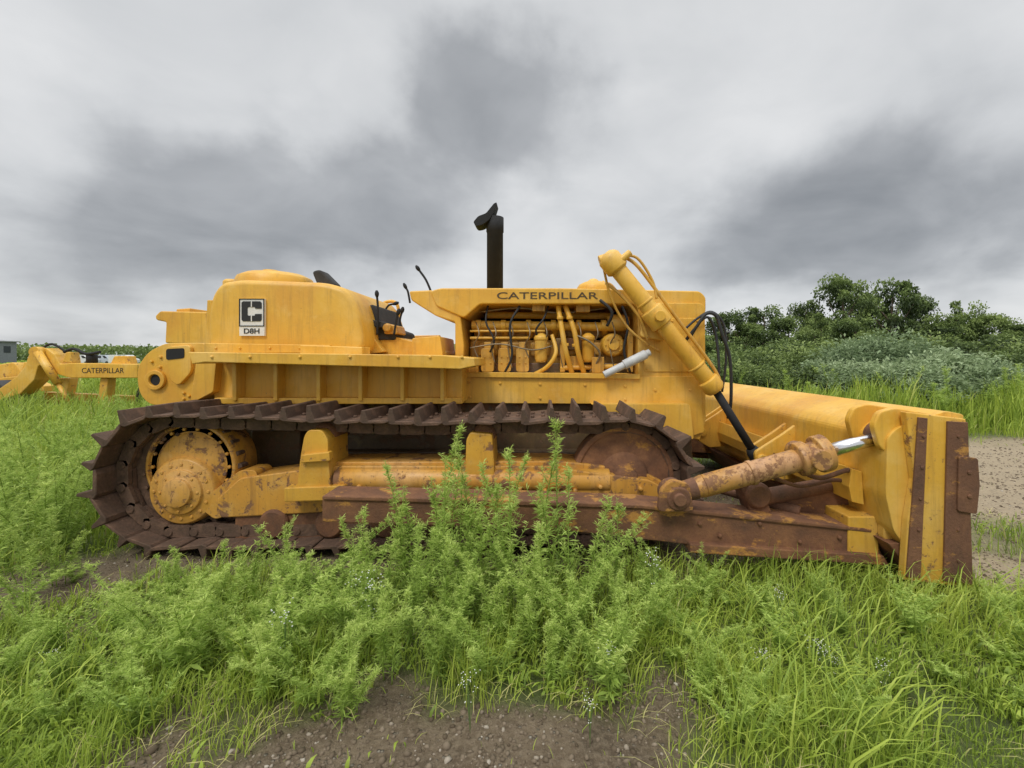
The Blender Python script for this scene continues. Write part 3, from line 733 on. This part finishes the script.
parts.append(blades(P,rng.uniform(.12,.34,n),rng.uniform(.004,.010,n),rng.uniform(0,6.28,n),rng.uniform(.3,1.05,n),np.clip(rng.normal(.6,.2,n),0,.82)))
x,y=scatter(3000,1.45,5); k=(dens(x,y)>.05)&(dens(x,y)<.97); x,y=x[k],y[k]; n=len(x); P=np.stack([x,y,gz(x,y)+.005],1)
parts.append(blades(P,rng.uniform(.05,.12,n),rng.uniform(.003,.005,n),rng.uniform(0,6.28,n),rng.uniform(1.3,2.,n),np.full(n,1.)))
x,y=scatter(30000,1.45,4.); k=(vnoise(x,y,.35,91)>.48)&(rng.uniform(0,1,len(x))<dens(x,y)+.03); x,y=x[k],y[k]; n=len(x); P=np.stack([x,y,gz(x,y)+rng.uniform(0,.05,n)],1)
parts.append(blades(P,rng.uniform(.015,.05,n),rng.uniform(.008,.018,n),rng.uniform(0,6.28,n),rng.uniform(.6,1.6,n),np.clip(rng.normal(.4,.2,n),0,.82)))
x=rng.uniform(4.2,16,12000); y=rng.uniform(8.8,12.5,12000); n=12000; P=np.stack([x,y,gz(x,y)],1)
parts.append(blades(P,rng.uniform(.5,1.2,n)*(.55+.65*vnoise(x,y,1.2,77)),rng.uniform(.012,.03,n),rng.uniform(0,6.28,n),rng.uniform(.05,.4,n),np.clip(rng.normal(.5,.2,n),0,.9)))
stuff('grass',parts,M_GR,'uneven green grass growing over the soil','grass')
x=rng.uniform(-1.4,1.4,60000); y=np.exp(rng.uniform(np.log(18),np.log(260),60000)); x=x*y; n=len(x)
P=np.stack([x,y,np.full(n,-.02)],1)
stuff('meadow',[blades(P,rng.uniform(.25,.8,n),.05+.006*y,rng.uniform(0,6.28,n),rng.uniform(.2,.9,n),np.clip(.35+.35*vnoise(x,y,9,51)+rng.normal(0,.12,n),0,.9))],M_GR,'distant overgrown green meadow','meadow')
# pebbles
ico=np.array([(0,0,1),(.9,0,.35),(.28,.85,.35),(-.72,.53,.35),(-.72,-.53,.35),(.28,-.85,.35),(.7,.5,-.3),(-.3,.85,-.3),(-.9,0,-.3),(-.3,-.85,-.3),(.7,-.5,-.3)])
fc=[(0,1,2),(0,2,3),(0,3,4),(0,4,5),(0,5,1),(1,6,2),(2,7,3),(3,8,4),(4,9,5),(5,10,1),(1,10,6),(2,6,7),(3,7,8),(4,8,9),(5,9,10)]
x,y=scatter(70000,1.45,9,1.35); k=dens(x,y)<.6; x,y=x[k],y[k]; k=rng.uniform(0,1,len(x))<(.2+.8*vnoise(x,y,.35,61)); x,y=x[k],y[k]; n=len(x)
r=.003+.010*rng.uniform(0,1,n)**4+.0012*y*rng.uniform(0,1,n); r=np.where(rng.uniform(0,1,n)<.008,r+.011,r)
sc=rng.uniform(.7,1.3,(n,3))*r[:,None]; sc[:,2]*=.7; jit=rng.uniform(.75,1.25,(n,11,1))
co=ico[None]*jit*sc[:,None,:]+np.stack([x,y,gz(x,y)+r*.15],1)[:,None,:]
fl=(np.array(fc)[None]+(np.arange(n)*11)[:,None,None]).ravel()
M_PB=leafmat('pebble_stone',[(0,(.08,.058,.035)),(.6,(.21,.165,.115)),(1,(.52,.48,.41))],0,.85)
stuff('gravel',[(co.reshape(-1,3),fl,np.full(n*15,3),np.repeat(np.clip(rng.beta(2,3.4,n),0,1),15))],M_PB,'small stones scattered over bare soil','gravel')

# tall weeds
def leaves_arrays(c,d,L,W,tint):
    n=len(c); d=d/np.linalg.norm(d,axis=1)[:,None]; r=rng.normal(0,1,(n,3)); s=np.cross(d,r); s/=np.linalg.norm(s,axis=1)[:,None]+1e-6
    tip=c+d*L[:,None]; tip[:,2]-=L*.15
    mid=c+d*(L*.45)[:,None]
    co=np.stack([c,mid-s*(W*.5)[:,None],tip,mid+s*(W*.5)[:,None]],1).reshape(-1,3)
    return co,(np.arange(n*4)),np.full(n,4),tint
def weed(seed,kind=0):
    """kind 0: several feathery plumes; 1: low leafy tuft; 2: a few tall spires; 3: arching plumes"""
    r=np.random.default_rng(seed); parts=[]; b=B()
    ns={0:r.integers(3,6),1:r.integers(4,8),2:r.integers(2,4),3:r.integers(3,6)}[kind]
    for s in range(ns):
        az=r.uniform(0,6.28); lean={0:r.uniform(.08,.5),1:r.uniform(.1,.6),2:r.uniform(.04,.26),3:r.uniform(.4,1.)}[kind]; hgt=r.uniform(.55,1.) if s else 1.
        b0=np.array([r.normal(0,.05),r.normal(0,.05),0]); dr=np.array([math.cos(az),math.sin(az),0])
        f=lambda t: b0+dr*lean*hgt*t**1.6+np.array([0,0,hgt*(t-.18*lean*t*t)])
        pts=[f(t) for t in np.linspace(0,1,7)]
        b.path(pts,(.006,.002),4,0,2)
        n={0:240,1:110,2:230,3:270}[kind]
        t=r.uniform(.05,1.,n)**.72; c=np.array([f(k) for k in t]); a=r.uniform(0,6.28,n); el=r.uniform(-.1,.95,n)
        d=np.stack([np.cos(a)*np.cos(el),np.sin(a)*np.cos(el),np.sin(el)],1)
        L=(.13-.095*t)*r.uniform(.6,1.2,n)*(1. if kind!=1 else 1.3); W=L*(.10 if kind!=1 else .2)
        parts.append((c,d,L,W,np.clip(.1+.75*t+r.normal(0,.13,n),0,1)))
        for q in range({0:9,1:2,2:10,3:10}[kind]):
            tb=r.uniform(.3,.96); cb=f(tb); aa=r.uniform(0,6.28); bd=np.array([math.cos(aa)*.55,math.sin(aa)*.55,.82]); bl=r.uniform(.12,.3)*(1.22-tb)
            m=26; u=r.uniform(0,1.05,m); c=cb+bd*(bl*u)[:,None]; a=r.uniform(0,6.28,m); el=r.uniform(.1,1.1,m)
            d=np.stack([np.cos(a)*np.cos(el),np.sin(a)*np.cos(el),np.sin(el)],1)
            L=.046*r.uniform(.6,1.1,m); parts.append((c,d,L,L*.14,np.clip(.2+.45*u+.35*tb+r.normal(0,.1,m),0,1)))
            b.path([cb,cb+bd*bl*.5,cb+bd*bl],.0016,3,0,1)
    c=np.concatenate([p[0] for p in parts]);d=np.concatenate([p[1] for p in parts]);L=np.concatenate([p[2] for p in parts]);W=np.concatenate([p[3] for p in parts]);T=np.concatenate([p[4] for p in parts])
    co,fl,ct,tt=leaves_arrays(c,d,L,W,T)
    sv=np.array(b.v); sf=[]; sc=[]
    for f_ in b.f: sf+=list(f_); sc.append(len(f_))
    me=bpy.data.meshes.new('tall_weed')
    fastmesh(me,np.concatenate([co,sv]),np.concatenate([fl,np.array(sf)+len(co)]),np.concatenate([ct,np.array(sc)]))
    at=me.attributes.new('tint','FLOAT','FACE'); at.data.foreach_set('value',np.concatenate([tt,np.full(len(sc),.35)]).astype(np.float32))
    me.materials.append(M_WD); return me
WV=[weed(100+i) for i in range(8)]; WB=[weed(200+i,1) for i in range(3)]; WT=[weed(500+i,2) for i in range(6)]; WA=[weed(600+i,3) for i in range(5)]
def put_weed(x,y,h,me=None,tilt=.12,wide=1.):
    o=link(bpy.data.objects.new('tall_weed',me or random.choice(WV)))
    o.location=(x,y,float(gz(x,y))-.01); o.rotation_euler=(random.uniform(-tilt,tilt),random.uniform(-tilt,tilt),random.uniform(0,6.28))
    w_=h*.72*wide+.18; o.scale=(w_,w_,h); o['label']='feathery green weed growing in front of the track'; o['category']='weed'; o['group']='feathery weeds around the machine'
tall=[(430,428,2.62),(412,462,2.6),(472,440,2.66),(492,458,2.6),(518,450,2.6),(543,430,2.68),(564,470,2.6),(452,486,2.5),(396,500,2.6),(590,484,2.6),(618,503,2.6),(505,490,2.45),(440,466,2.5),(365,502,2.62)]
for px,py,d in tall:
    p=S(px,py,d); put_weed(p[0],d,p[2]*1.06,random.choice(WT),.08)
hero=[(340,514,2.6),(385,520,2.4),(640,520,2.6),(670,530,2.6),(700,544,2.6),(535,515,2.4),(575,516,2.4),(470,512,2.35),(350,535,2.3),
 (320,520,2.6),(295,510,2.6),(270,524,2.5),(245,530,2.6),(220,532,2.6),(195,536,2.6),(170,550,2.6),(145,564,2.6),(300,540,2.2),(350,550,2.2),(260,560,2.2),(410,535,2.2),(450,540,2.2),(230,570,2.3),
 (490,535,2.25),(530,545,2.2),(585,548,2.2),(620,556,2.2),(655,560,2.3),(690,568,2.3),(730,558,2.6),(760,570,2.5),(800,577,2.6),(330,580,2.0),(290,595,1.95),(240,588,2.05),(200,592,2.1),(165,598,2.1),(440,585,2.0),(490,580,2.0),(385,585,2.0),(560,600,2.0),
 (130,560,2.8),(100,585,2.5),(55,505,2.9),(25,470,3.0),(5,430,3.2),(40,450,3.4),(75,550,3.0),(40,580,2.3),(10,610,2.0),(60,630,2.0),(120,615,2.0),(20,520,2.6),(-10,480,2.6),(270,610,1.85),(310,620,1.85),(350,610,1.85),(60,440,3.7),(20,410,3.8),(90,430,4.2)]
for px,py,d in hero:
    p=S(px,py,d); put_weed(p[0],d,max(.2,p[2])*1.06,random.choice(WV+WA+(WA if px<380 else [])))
for i in range(44):
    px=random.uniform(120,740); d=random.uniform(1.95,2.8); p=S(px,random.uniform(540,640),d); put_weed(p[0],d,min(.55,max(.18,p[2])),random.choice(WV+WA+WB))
for i in range(70):   # rear of the machine
    y=random.uniform(3.2,8.5); x=-3.35-random.uniform(.1,1.0)*y*.6; put_weed(x,y,random.uniform(.55,1.05),random.choice(WV+WA+WT))
for i in range(60):
    x=random.uniform(-3,-1.5)if i%2 else random.uniform(.5,2.8); y=random.uniform(1.65,2.6); put_weed(x,y,random.uniform(.14,.34),random.choice(WB+WV))
for i in range(30):   # rank growth beyond the dirt track
    y=random.uniform(9.0,12); x=random.uniform(4.5,y*1.2); put_weed(x,y,random.uniform(.8,1.4),random.choice(WB+WV),wide=1.2)
def flower():
    b=B(); r=random
    for i in range(9):
        a=r.uniform(0,6.28); l=r.uniform(.05,.35); p=Vector((math.cos(a)*l*.6,math.sin(a)*l*.6,r.uniform(.5,1.)))
        b.path([(0,0,0),(p[0]*.3,p[1]*.3,p[2]*.55),tuple(p)],.004,4,0,3)
        for k in range(3):
            q=p+Vector((r.uniform(-.08,.08),r.uniform(-.08,.08),r.uniform(-.02,.06))); b.lathe(q,(r.uniform(-.4,.4),r.uniform(-.4,.4),1),[(.003,-.006),(.014,0),(.008,.005)],7,1)
    return b.mesh('wildflower',[plain('flower_stem',(.12,.2,.05),.7),M_FL])
fm=flower()
for px,py,d in [(826,640,2.0),(835,648,2.0),(815,632,2.05),(372,580,2.2),(360,572,2.3),(470,672,1.75),(590,690,1.7),(285,610,1.95),(655,545,2.6),(50,645,2.0),(780,588,2.4),(885,655,1.9),(610,640,1.9),(760,640,2.0)]:
    p=S(px,py,d); o=link(bpy.data.objects.new('wildflower',fm)); o.location=(p[0],d,float(gz(p[0],d))); h=max(.12,p[2]); o.scale=(h*.8,h*.8,h); o.rotation_euler=(0,0,random.uniform(0,6))
    o['label']='small white wildflower standing among grass'; o['category']='flower'; o['group']='white wildflowers in the grass'

# trees
def crown(seed,nb,nl,size,spread=.42):
    r=np.random.default_rng(seed); P=[];T=[];D=[]
    for k in range(nb):
        a=r.uniform(0,6.28); z=r.uniform(.28,.94); rr=spread*math.sqrt(r.uniform(0,1))*max(.2,math.sin(math.pi*min(1,(z-.1)/.95))**.8)
        c=np.array([rr*math.cos(a),rr*math.sin(a),z]); br=r.uniform(.05,.13)
        m=nl//nb; v=r.normal(0,1,(m,3)); v/=np.linalg.norm(v,axis=1)[:,None]; q=r.uniform(.4,1.3,m)[:,None]
        p=c+v*q*br*np.array([1,1,.7]); P.append(p); D.append(v+r.normal(0,.7,(m,3)))
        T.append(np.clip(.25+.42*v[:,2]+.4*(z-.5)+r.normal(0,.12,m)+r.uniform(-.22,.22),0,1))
    P=np.concatenate(P);D=np.concatenate(D);T=np.concatenate(T); L=r.uniform(.6,1.3,len(P))*size
    me=bpy.data.meshes.new('crown')
    co,fl,ct,tt=leaves_arrays(P,D,L,L*.7,T); fastmesh(me,co,fl,ct)
    at=me.attributes.new('tint','FLOAT','FACE'); at.data.foreach_set('value',tt.astype(np.float32)); return me
def trunk_mesh(seed):
    r=random.Random(seed); b=B(); b.path([(0,0,-.03),(.01,.01,.25),(.02,-.01,.55),(0,0,.85)],(.03,.008),8)
    for i in range(7):
        a=r.uniform(0,6.28); z=r.uniform(.2,.6); b.path([(0.01,0,z),(math.cos(a)*.15,math.sin(a)*.15,z+.12),(math.cos(a)*.3,math.sin(a)*.3,z+.28)],(.012,.003),6)
    return b.mesh('trunk',[M_BK])
CR=[];
for i in range(6):
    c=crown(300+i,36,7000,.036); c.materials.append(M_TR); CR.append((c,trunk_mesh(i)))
def tree(x,y,h,w,i,lab='leafy green tree at the edge of the field'):
    e=top('tree',(x,y,0),lab,'tree','trees along the field edge')
    for me,nm in ((CR[i%6][1],'trunk'),(CR[i%6][0],'crown')):
        o=link(bpy.data.objects.new(nm,me)); o.parent=e; o.scale=(w,w,h); o.rotation_euler=(0,0,i*1.7)
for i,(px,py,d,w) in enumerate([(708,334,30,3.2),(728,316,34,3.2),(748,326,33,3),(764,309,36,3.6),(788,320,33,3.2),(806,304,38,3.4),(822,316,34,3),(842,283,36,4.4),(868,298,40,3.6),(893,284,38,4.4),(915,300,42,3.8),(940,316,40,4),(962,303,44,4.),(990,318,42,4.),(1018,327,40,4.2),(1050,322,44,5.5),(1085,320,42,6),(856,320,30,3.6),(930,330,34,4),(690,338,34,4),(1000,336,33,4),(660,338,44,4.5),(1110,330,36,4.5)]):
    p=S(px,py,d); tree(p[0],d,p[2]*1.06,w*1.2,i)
def shrub_mesh(seed,mat,nb=40,nl=10000,size=.05):
    r=np.random.default_rng(seed); P=[];D=[];T=[]
    for k in range(nb):
        a=r.uniform(0,6.28); rr=.44*math.sqrt(r.uniform(0,1)); z=r.uniform(.05,.88)*(1-1.3*rr*rr); c=np.array([rr*math.cos(a),rr*math.sin(a),z]); br=r.uniform(.07,.17); m=nl//nb; tv=r.uniform(-.22,.22)
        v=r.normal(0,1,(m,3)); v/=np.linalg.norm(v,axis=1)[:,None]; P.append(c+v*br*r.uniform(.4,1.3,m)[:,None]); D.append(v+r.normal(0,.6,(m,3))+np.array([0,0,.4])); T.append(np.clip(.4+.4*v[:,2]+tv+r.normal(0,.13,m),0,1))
    P=np.concatenate(P);D=np.concatenate(D);T=np.concatenate(T);L=r.uniform(.6,1.3,len(P))*size
    me=bpy.data.meshes.new('shrub'); co,fl,ct,tt=leaves_arrays(P,D,L,L*.35,T); fastmesh(me,co,fl,ct); at=me.attributes.new('tint','FLOAT','FACE'); at.data.foreach_set('value',tt.astype(np.float32)); me.materials.append(mat); return me
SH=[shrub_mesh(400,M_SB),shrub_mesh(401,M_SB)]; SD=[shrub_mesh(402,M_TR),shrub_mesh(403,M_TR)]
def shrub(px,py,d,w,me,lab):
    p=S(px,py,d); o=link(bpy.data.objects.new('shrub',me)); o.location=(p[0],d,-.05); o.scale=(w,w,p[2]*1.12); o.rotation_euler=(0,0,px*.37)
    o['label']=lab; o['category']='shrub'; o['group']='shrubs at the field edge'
for px,py,d,w in [(832,360,11.2,2.0),(862,344,11.6,2.4),(898,335,12,2.8),(930,340,12,2.4),(958,358,11.3,2.0),(990,366,13.5,2.4),(1030,370,13,2.6),(1070,366,13,3),(880,362,10.6,1.8),(920,364,10.6,1.9)]:
    shrub(px,py,d,w*1.1,SH[px//2%2],'silvery green shrub beside the dirt road')
for px,py,d,w in [(735,350,15,2.6),(765,343,16,3.0),(795,341,17,3.0),(825,338,18,3.2),(718,356,12,2.0),(745,360,11.5,2.0),(775,362,11.5,2.1),(803,364,11.5,2.0),(705,350,18,3.2),(960,338,22,3.8),(1000,340,22,4.2),(1040,338,24,5.),(900,334,24,4.2),(860,336,22,3.6),(1015,352,17,3.)]:
    shrub(px,py,d,w*1.15,SD[px//2%2],'dense dark green shrub below the trees')
n=26000; a=rng.uniform(-1.35,1.35,n); d=rng.uniform(170,240,n); x=a*d; hmax=3+3.5*vnoise(x,0*x,14,71)+3*vnoise(x,0*x,45,72)+sst(20,90,x)*5; z=hmax*rng.uniform(0,1,n)**.7
P=np.stack([x,d,z],1); D=rng.normal(0,1,(n,3)); L=rng.uniform(.8,1.8,n)
co,fl,ct,tt=leaves_arrays(P,D,L,L*.8,np.clip(.25+.5*z/hmax+rng.normal(0,.12,n),0,1))
stuff('far_woods',[(co,fl,ct,tt)],M_TR,'distant low belt of dark trees','woods')

# ================================================================= BACKGROUND THINGS
SC=top('earthmover',(S(70,0,12)[0],12,0),'old yellow earthmoving machine with long drawbar standing in tall grass','construction machine')
b=B()
b.prism([(28,356),(33,349),(46,348),(54,354),(60,364),(72,363),(137,364),(137,378),(70,378),(56,374),(44,364),(38,366),(34,380),(20,394),(0,400),(-20,402),(-20,392),(0,388),(16,377),(25,366)],12,12.4,0,.03)
b.obj('drawbar',M_Y,SC,.02)
b=B(); b.prism([(44,392),(130,396),(130,402),(44,400)],12.6,12.8); b.prism([(-20,380),(20,376),(44,386),(44,392),(20,383),(-20,388)],13.4,13.7,0); b.obj('side_rail',M_Y,SC,.02)
for q,dd_ in (([(62,362),(66,352),(70,352),(72,363)],12.05),([(110,364),(114,356),(128,356),(130,364)],12.2),([(100,378),(108,378),(104,420),(96,420)],12.1),([(20,372),(24,362),(30,362),(28,392),(18,396)],12.45),([(58,378),(70,378),(66,396),(60,396)],12.45)):
    b=B(); b.prism(q,dd_,dd_+.25); b.obj('drawbar_post',M_YR,SC,.02)
b=B(); b.prism([(46,400),(120,402),(124,424),(46,424)],12.9,13.9); b.prism([(-10,366),(14,362),(22,372),(16,384),(-10,386)],13.9,14.5,0,.1); b.obj('bowl',M_YR,SC,.03)
b=B(); b.tube(S(38,352,11.9),S(58,384,11.9),.09,None,20); b.tube(S(58,384,11.9),S(70,404,11.9),.05,None,14); b.lathe(S(38,352,11.95),(0,-1,0),[(.14,-.1),(.14,.1)],16); b.obj('hydraulic_cylinder',M_YR,SC,0)
b=B(); b.path([S(64,352,12.2),S(74,349,12.2),S(86,354,12.2),S(100,352,12.2)],.04,8); b.path([S(40,350,12.2),S(52,344,12.2),S(66,352,12.2)],.03,8); b.lathe(S(92,358,12.3),(0,0,1),[(.12,-.15),(.12,.08),(.06,.12)],16); b.obj('hydraulic_hose',M_DK,SC,0)
for x in (-8,150):
    b=B(); c=S(x,398,13); c=Vector((c[0],13.3,.30)); b.lathe(c,(0,-1,0),[(.3,-.3),(.46,-.25),(.5,-.1),(.5,.1),(.46,.25),(.25,.27),(.2,.15),(.1,.2)],36); b.obj('wheel',M_BLK,SC,0)
text('CATERPILLAR','drawbar_lettering',S(82,0,12)[0],S(124,0,12)[0],S(0,370.5,12)[2],11.997,.14,M_INK,SC,.0)
def shed(px0,px1,py,d):
    e=top('shed',(S((px0+px1)/2,0,d)[0],d,0),'low grey metal building across the field','building')
    x0=S(px0,0,d)[0];x1=S(px1,0,d)[0];z=S(0,py,d)[2]
    b=B(); b.box(x0,x1,d,d+12,-.1,z*.86); b.obj('wall',plain('grey_cladding',(.22,.24,.26),.6),e,.02)
    b=B(); xm=(x0+x1)/2; b.poly([(x0-.4,z*.86),(x1+.4,z*.86),(x1+.4,z*.9),(xm,z),(x0-.4,z*.9)],d-.4,d+12.4); b.obj('roof',plain('roof_sheet',(.36,.37,.38),.5),e,.02)
    b=B(); b.box(x1,x1+.05,d+5,d+8,0,z*.55); b.obj('door',plain('door_paint',(.10,.11,.13),.5),e,.01)
    for k in (2.2,9.5):
        b=B(); b.box(x1,x1+.05,d+k,d+k+1.3,z*.45,z*.7); b.obj('window',plain('window_glass',(.04,.05,.06),.2),e,.01)
shed(-110,-53,336,90)
def van(px,d,w,col,lab):
    x=S(px,0,d)[0]; e=top('parked_van',(x,d,0),lab,'van','vehicles parked across the field')
    b=B(); b.poly(roundp([(x-w/2,.4),(x+w/2,.4),(x+w/2,1.2),(x+w*.36,1.35),(x+w*.22,2.1),(x-w/2,2.1)],.15),d,d+2); b.obj('body',plain('van_paint',col,.4),e,.05)
    for q in ([(x+w*.18,1.4),(x+w*.33,1.4),(x+w*.2,1.95),(x+w*.1,1.95)],[(x-w*.1,1.4),(x+w*.05,1.4),(x+w*.05,1.95),(x-w*.1,1.95)]):
        b=B(); b.poly(q,d-.02,d); b.obj('window',M_INK,e,0)
    for s in (-.3,.3):
        b=B(); b.lathe((x+s*w,d-.02,.38),(0,1,0),[(.38,0),(.38,.25)],20); b.obj('wheel',M_BLK,e,0)
van(78,95,5.5,(.7,.7,.7),'white panel van parked beyond the meadow'); van(100,97,4.8,(.45,.5,.55),'grey van parked beyond the meadow'); van(120,95,5,(.72,.72,.7),'white panel van parked beyond the meadow')

# ================================================================= SKY & LIGHT
wd=bpy.data.worlds.new("World"); scene.world=wd; wd.use_nodes=True; nt=wd.node_tree; nt.nodes.clear()
out=nt.nodes.new('ShaderNodeOutputWorld'); tc=nt.nodes.new('ShaderNodeTexCoord')
sky=nt.nodes.new('ShaderNodeTexSky'); sky.sky_type='NISHITA'; sky.sun_disc=False
bgs=nt.nodes.new('ShaderNodeBackground'); bgs.inputs[1].default_value=.08; nt.links.new(sky.outputs[0],bgs.inputs[0])
dirv=tc.outputs['Generated']
sep=nt.nodes.new('ShaderNodeSeparateXYZ'); nt.links.new(dirv,sep.inputs[0])
zc=mth(nt,'ADD',mth(nt,'MAXIMUM',sep.outputs[2],0.0),.30)
cmb=nt.nodes.new('ShaderNodeCombineXYZ'); nt.links.new(mth(nt,'DIVIDE',sep.outputs[0],zc),cmb.inputs[0]); nt.links.new(mth(nt,'DIVIDE',sep.outputs[1],zc),cmb.inputs[1])
c1=noise(nt,cmb.outputs[0],.9,6,.46,.3); c2=noise(nt,cmb.outputs[0],2.6,6,.5,.4)
c3=noise(nt,cmb.outputs[0],1.7,7,.5,.4)
nv=nt.nodes.new('ShaderNodeTexNoise'); nv.inputs['Scale'].default_value=3.5; nv.inputs['Detail'].default_value=6; nv.inputs['Roughness'].default_value=.52; nt.links.new(dirv,nv.inputs['Vector'])
vs=nt.nodes.new('ShaderNodeVectorMath'); vs.operation='SUBTRACT'; nt.links.new(nv.outputs['Color'],vs.inputs[0]); vs.inputs[1].default_value=(.5,.5,.5)
vm=nt.nodes.new('ShaderNodeVectorMath'); vm.operation='SCALE'; nt.links.new(vs.outputs[0],vm.inputs[0]); vm.inputs['Scale'].default_value=.36
va=nt.nodes.new('ShaderNodeVectorMath'); va.operation='ADD'; nt.links.new(dirv,va.inputs[0]); nt.links.new(vm.outputs[0],va.inputs[1])
tot=None
for px,py,rad,amt in [(440,65,.12,.45),(490,100,.15,.5),(545,125,.14,.55),(470,165,.13,.45),(180,175,.16,.5),(260,200,.18,.55),(345,215,.16,.5),(420,220,.14,.42),(620,190,.16,.15),(720,235,.15,.34),(800,225,.16,.40),(870,215,.16,.40),(940,225,.15,.38),(40,265,.2,.34),(130,250,.18,.2),(840,285,.18,.2),(985,100,.2,.26)]:
    dv=Vector(((px-CX)/F,1,(CY-py)/F)).normalized()
    ds=nt.nodes.new('ShaderNodeVectorMath'); ds.operation='DISTANCE'; nt.links.new(va.outputs[0],ds.inputs[0]); ds.inputs[1].default_value=dv
    mr=nt.nodes.new('ShaderNodeMapRange'); mr.interpolation_type='SMOOTHERSTEP'; nt.links.new(ds.outputs['Value'],mr.inputs[0])
    mr.inputs[1].default_value=rad*1.7; mr.inputs[2].default_value=0; mr.inputs[3].default_value=0; mr.inputs[4].default_value=amt
    tot=mr.outputs[0] if tot is None else mth(nt,'ADD',tot,mr.outputs[0])
e_=mth(nt,'ADD',mth(nt,'MINIMUM',tot,.75),mth(nt,'MULTIPLY',mth(nt,'SUBTRACT',c3,.5),1.3))
mr=nt.nodes.new('ShaderNodeMapRange'); mr.interpolation_type='SMOOTHSTEP'; nt.links.new(e_,mr.inputs[0]); mr.inputs[1].default_value=-.02; mr.inputs[2].default_value=1.0; mr.inputs[3].default_value=0; mr.inputs[4].default_value=.42
val=mth(nt,'ADD',mth(nt,'MULTIPLY',mth(nt,'SUBTRACT',c1,.5),.65),mth(nt,'MULTIPLY',mth(nt,'SUBTRACT',c2,.5),.45))
val=mth(nt,'SUBTRACT',mth(nt,'ADD',val,.82),mr.outputs[0])
hz=nt.nodes.new('ShaderNodeMapRange'); nt.links.new(sep.outputs[2],hz.inputs[0]); hz.inputs[1].default_value=.22; hz.inputs[2].default_value=.02; hz.inputs[3].default_value=0; hz.inputs[4].default_value=.08
val=mth(nt,'ADD',val,hz.outputs[0])
ccol=ramp(nt,val,[(.0,(.18,.19,.205)),(.25,(.275,.29,.31)),(.5,(.45,.465,.485)),(.75,(.66,.675,.69)),(1.,(.86,.865,.87))])
zen=nt.nodes.new('ShaderNodeMapRange'); nt.links.new(sep.outputs[2],zen.inputs[0]); zen.inputs[1].default_value=.62; zen.inputs[2].default_value=1.; zen.inputs[3].default_value=1.; zen.inputs[4].default_value=3.3
bgc=nt.nodes.new('ShaderNodeBackground'); nt.links.new(ccol,bgc.inputs[0]); nt.links.new(zen.outputs[0],bgc.inputs[1])
ms=nt.nodes.new('ShaderNodeMixShader'); ms.inputs[0].default_value=.93; nt.links.new(bgs.outputs[0],ms.inputs[1]); nt.links.new(bgc.outputs[0],ms.inputs[2]); nt.links.new(ms.outputs[0],out.inputs[0])
sl=bpy.data.lights.new('sun','SUN'); sl.energy=1.5; sl.angle=math.radians(14); sl.color=(1,.96,.89); so=link(bpy.data.objects.new('sun',sl))
sd=Vector((-.35,-.75,1.0)).normalized(); so.rotation_euler=sd.to_track_quat('Z','Y').to_euler()
sky.sun_elevation=math.asin(sd[2]); sky.sun_rotation=math.atan2(sd[0],sd[1])
scene.view_settings.view_transform='Standard'; scene.view_settings.look='None'; scene.view_settings.exposure=0
cam=bpy.data.cameras.new('camera'); cam.sensor_width=36; cam.lens=F/1024*36; cam.shift_x=-(CX-512)/1024; cam.shift_y=-(384-CY)/1024
cam.clip_end=4000; cam.clip_start=.05
co_=link(bpy.data.objects.new('camera',cam)); co_.location=(0,0,H); co_.rotation_euler=(math.pi/2,0,0); scene.camera=co_
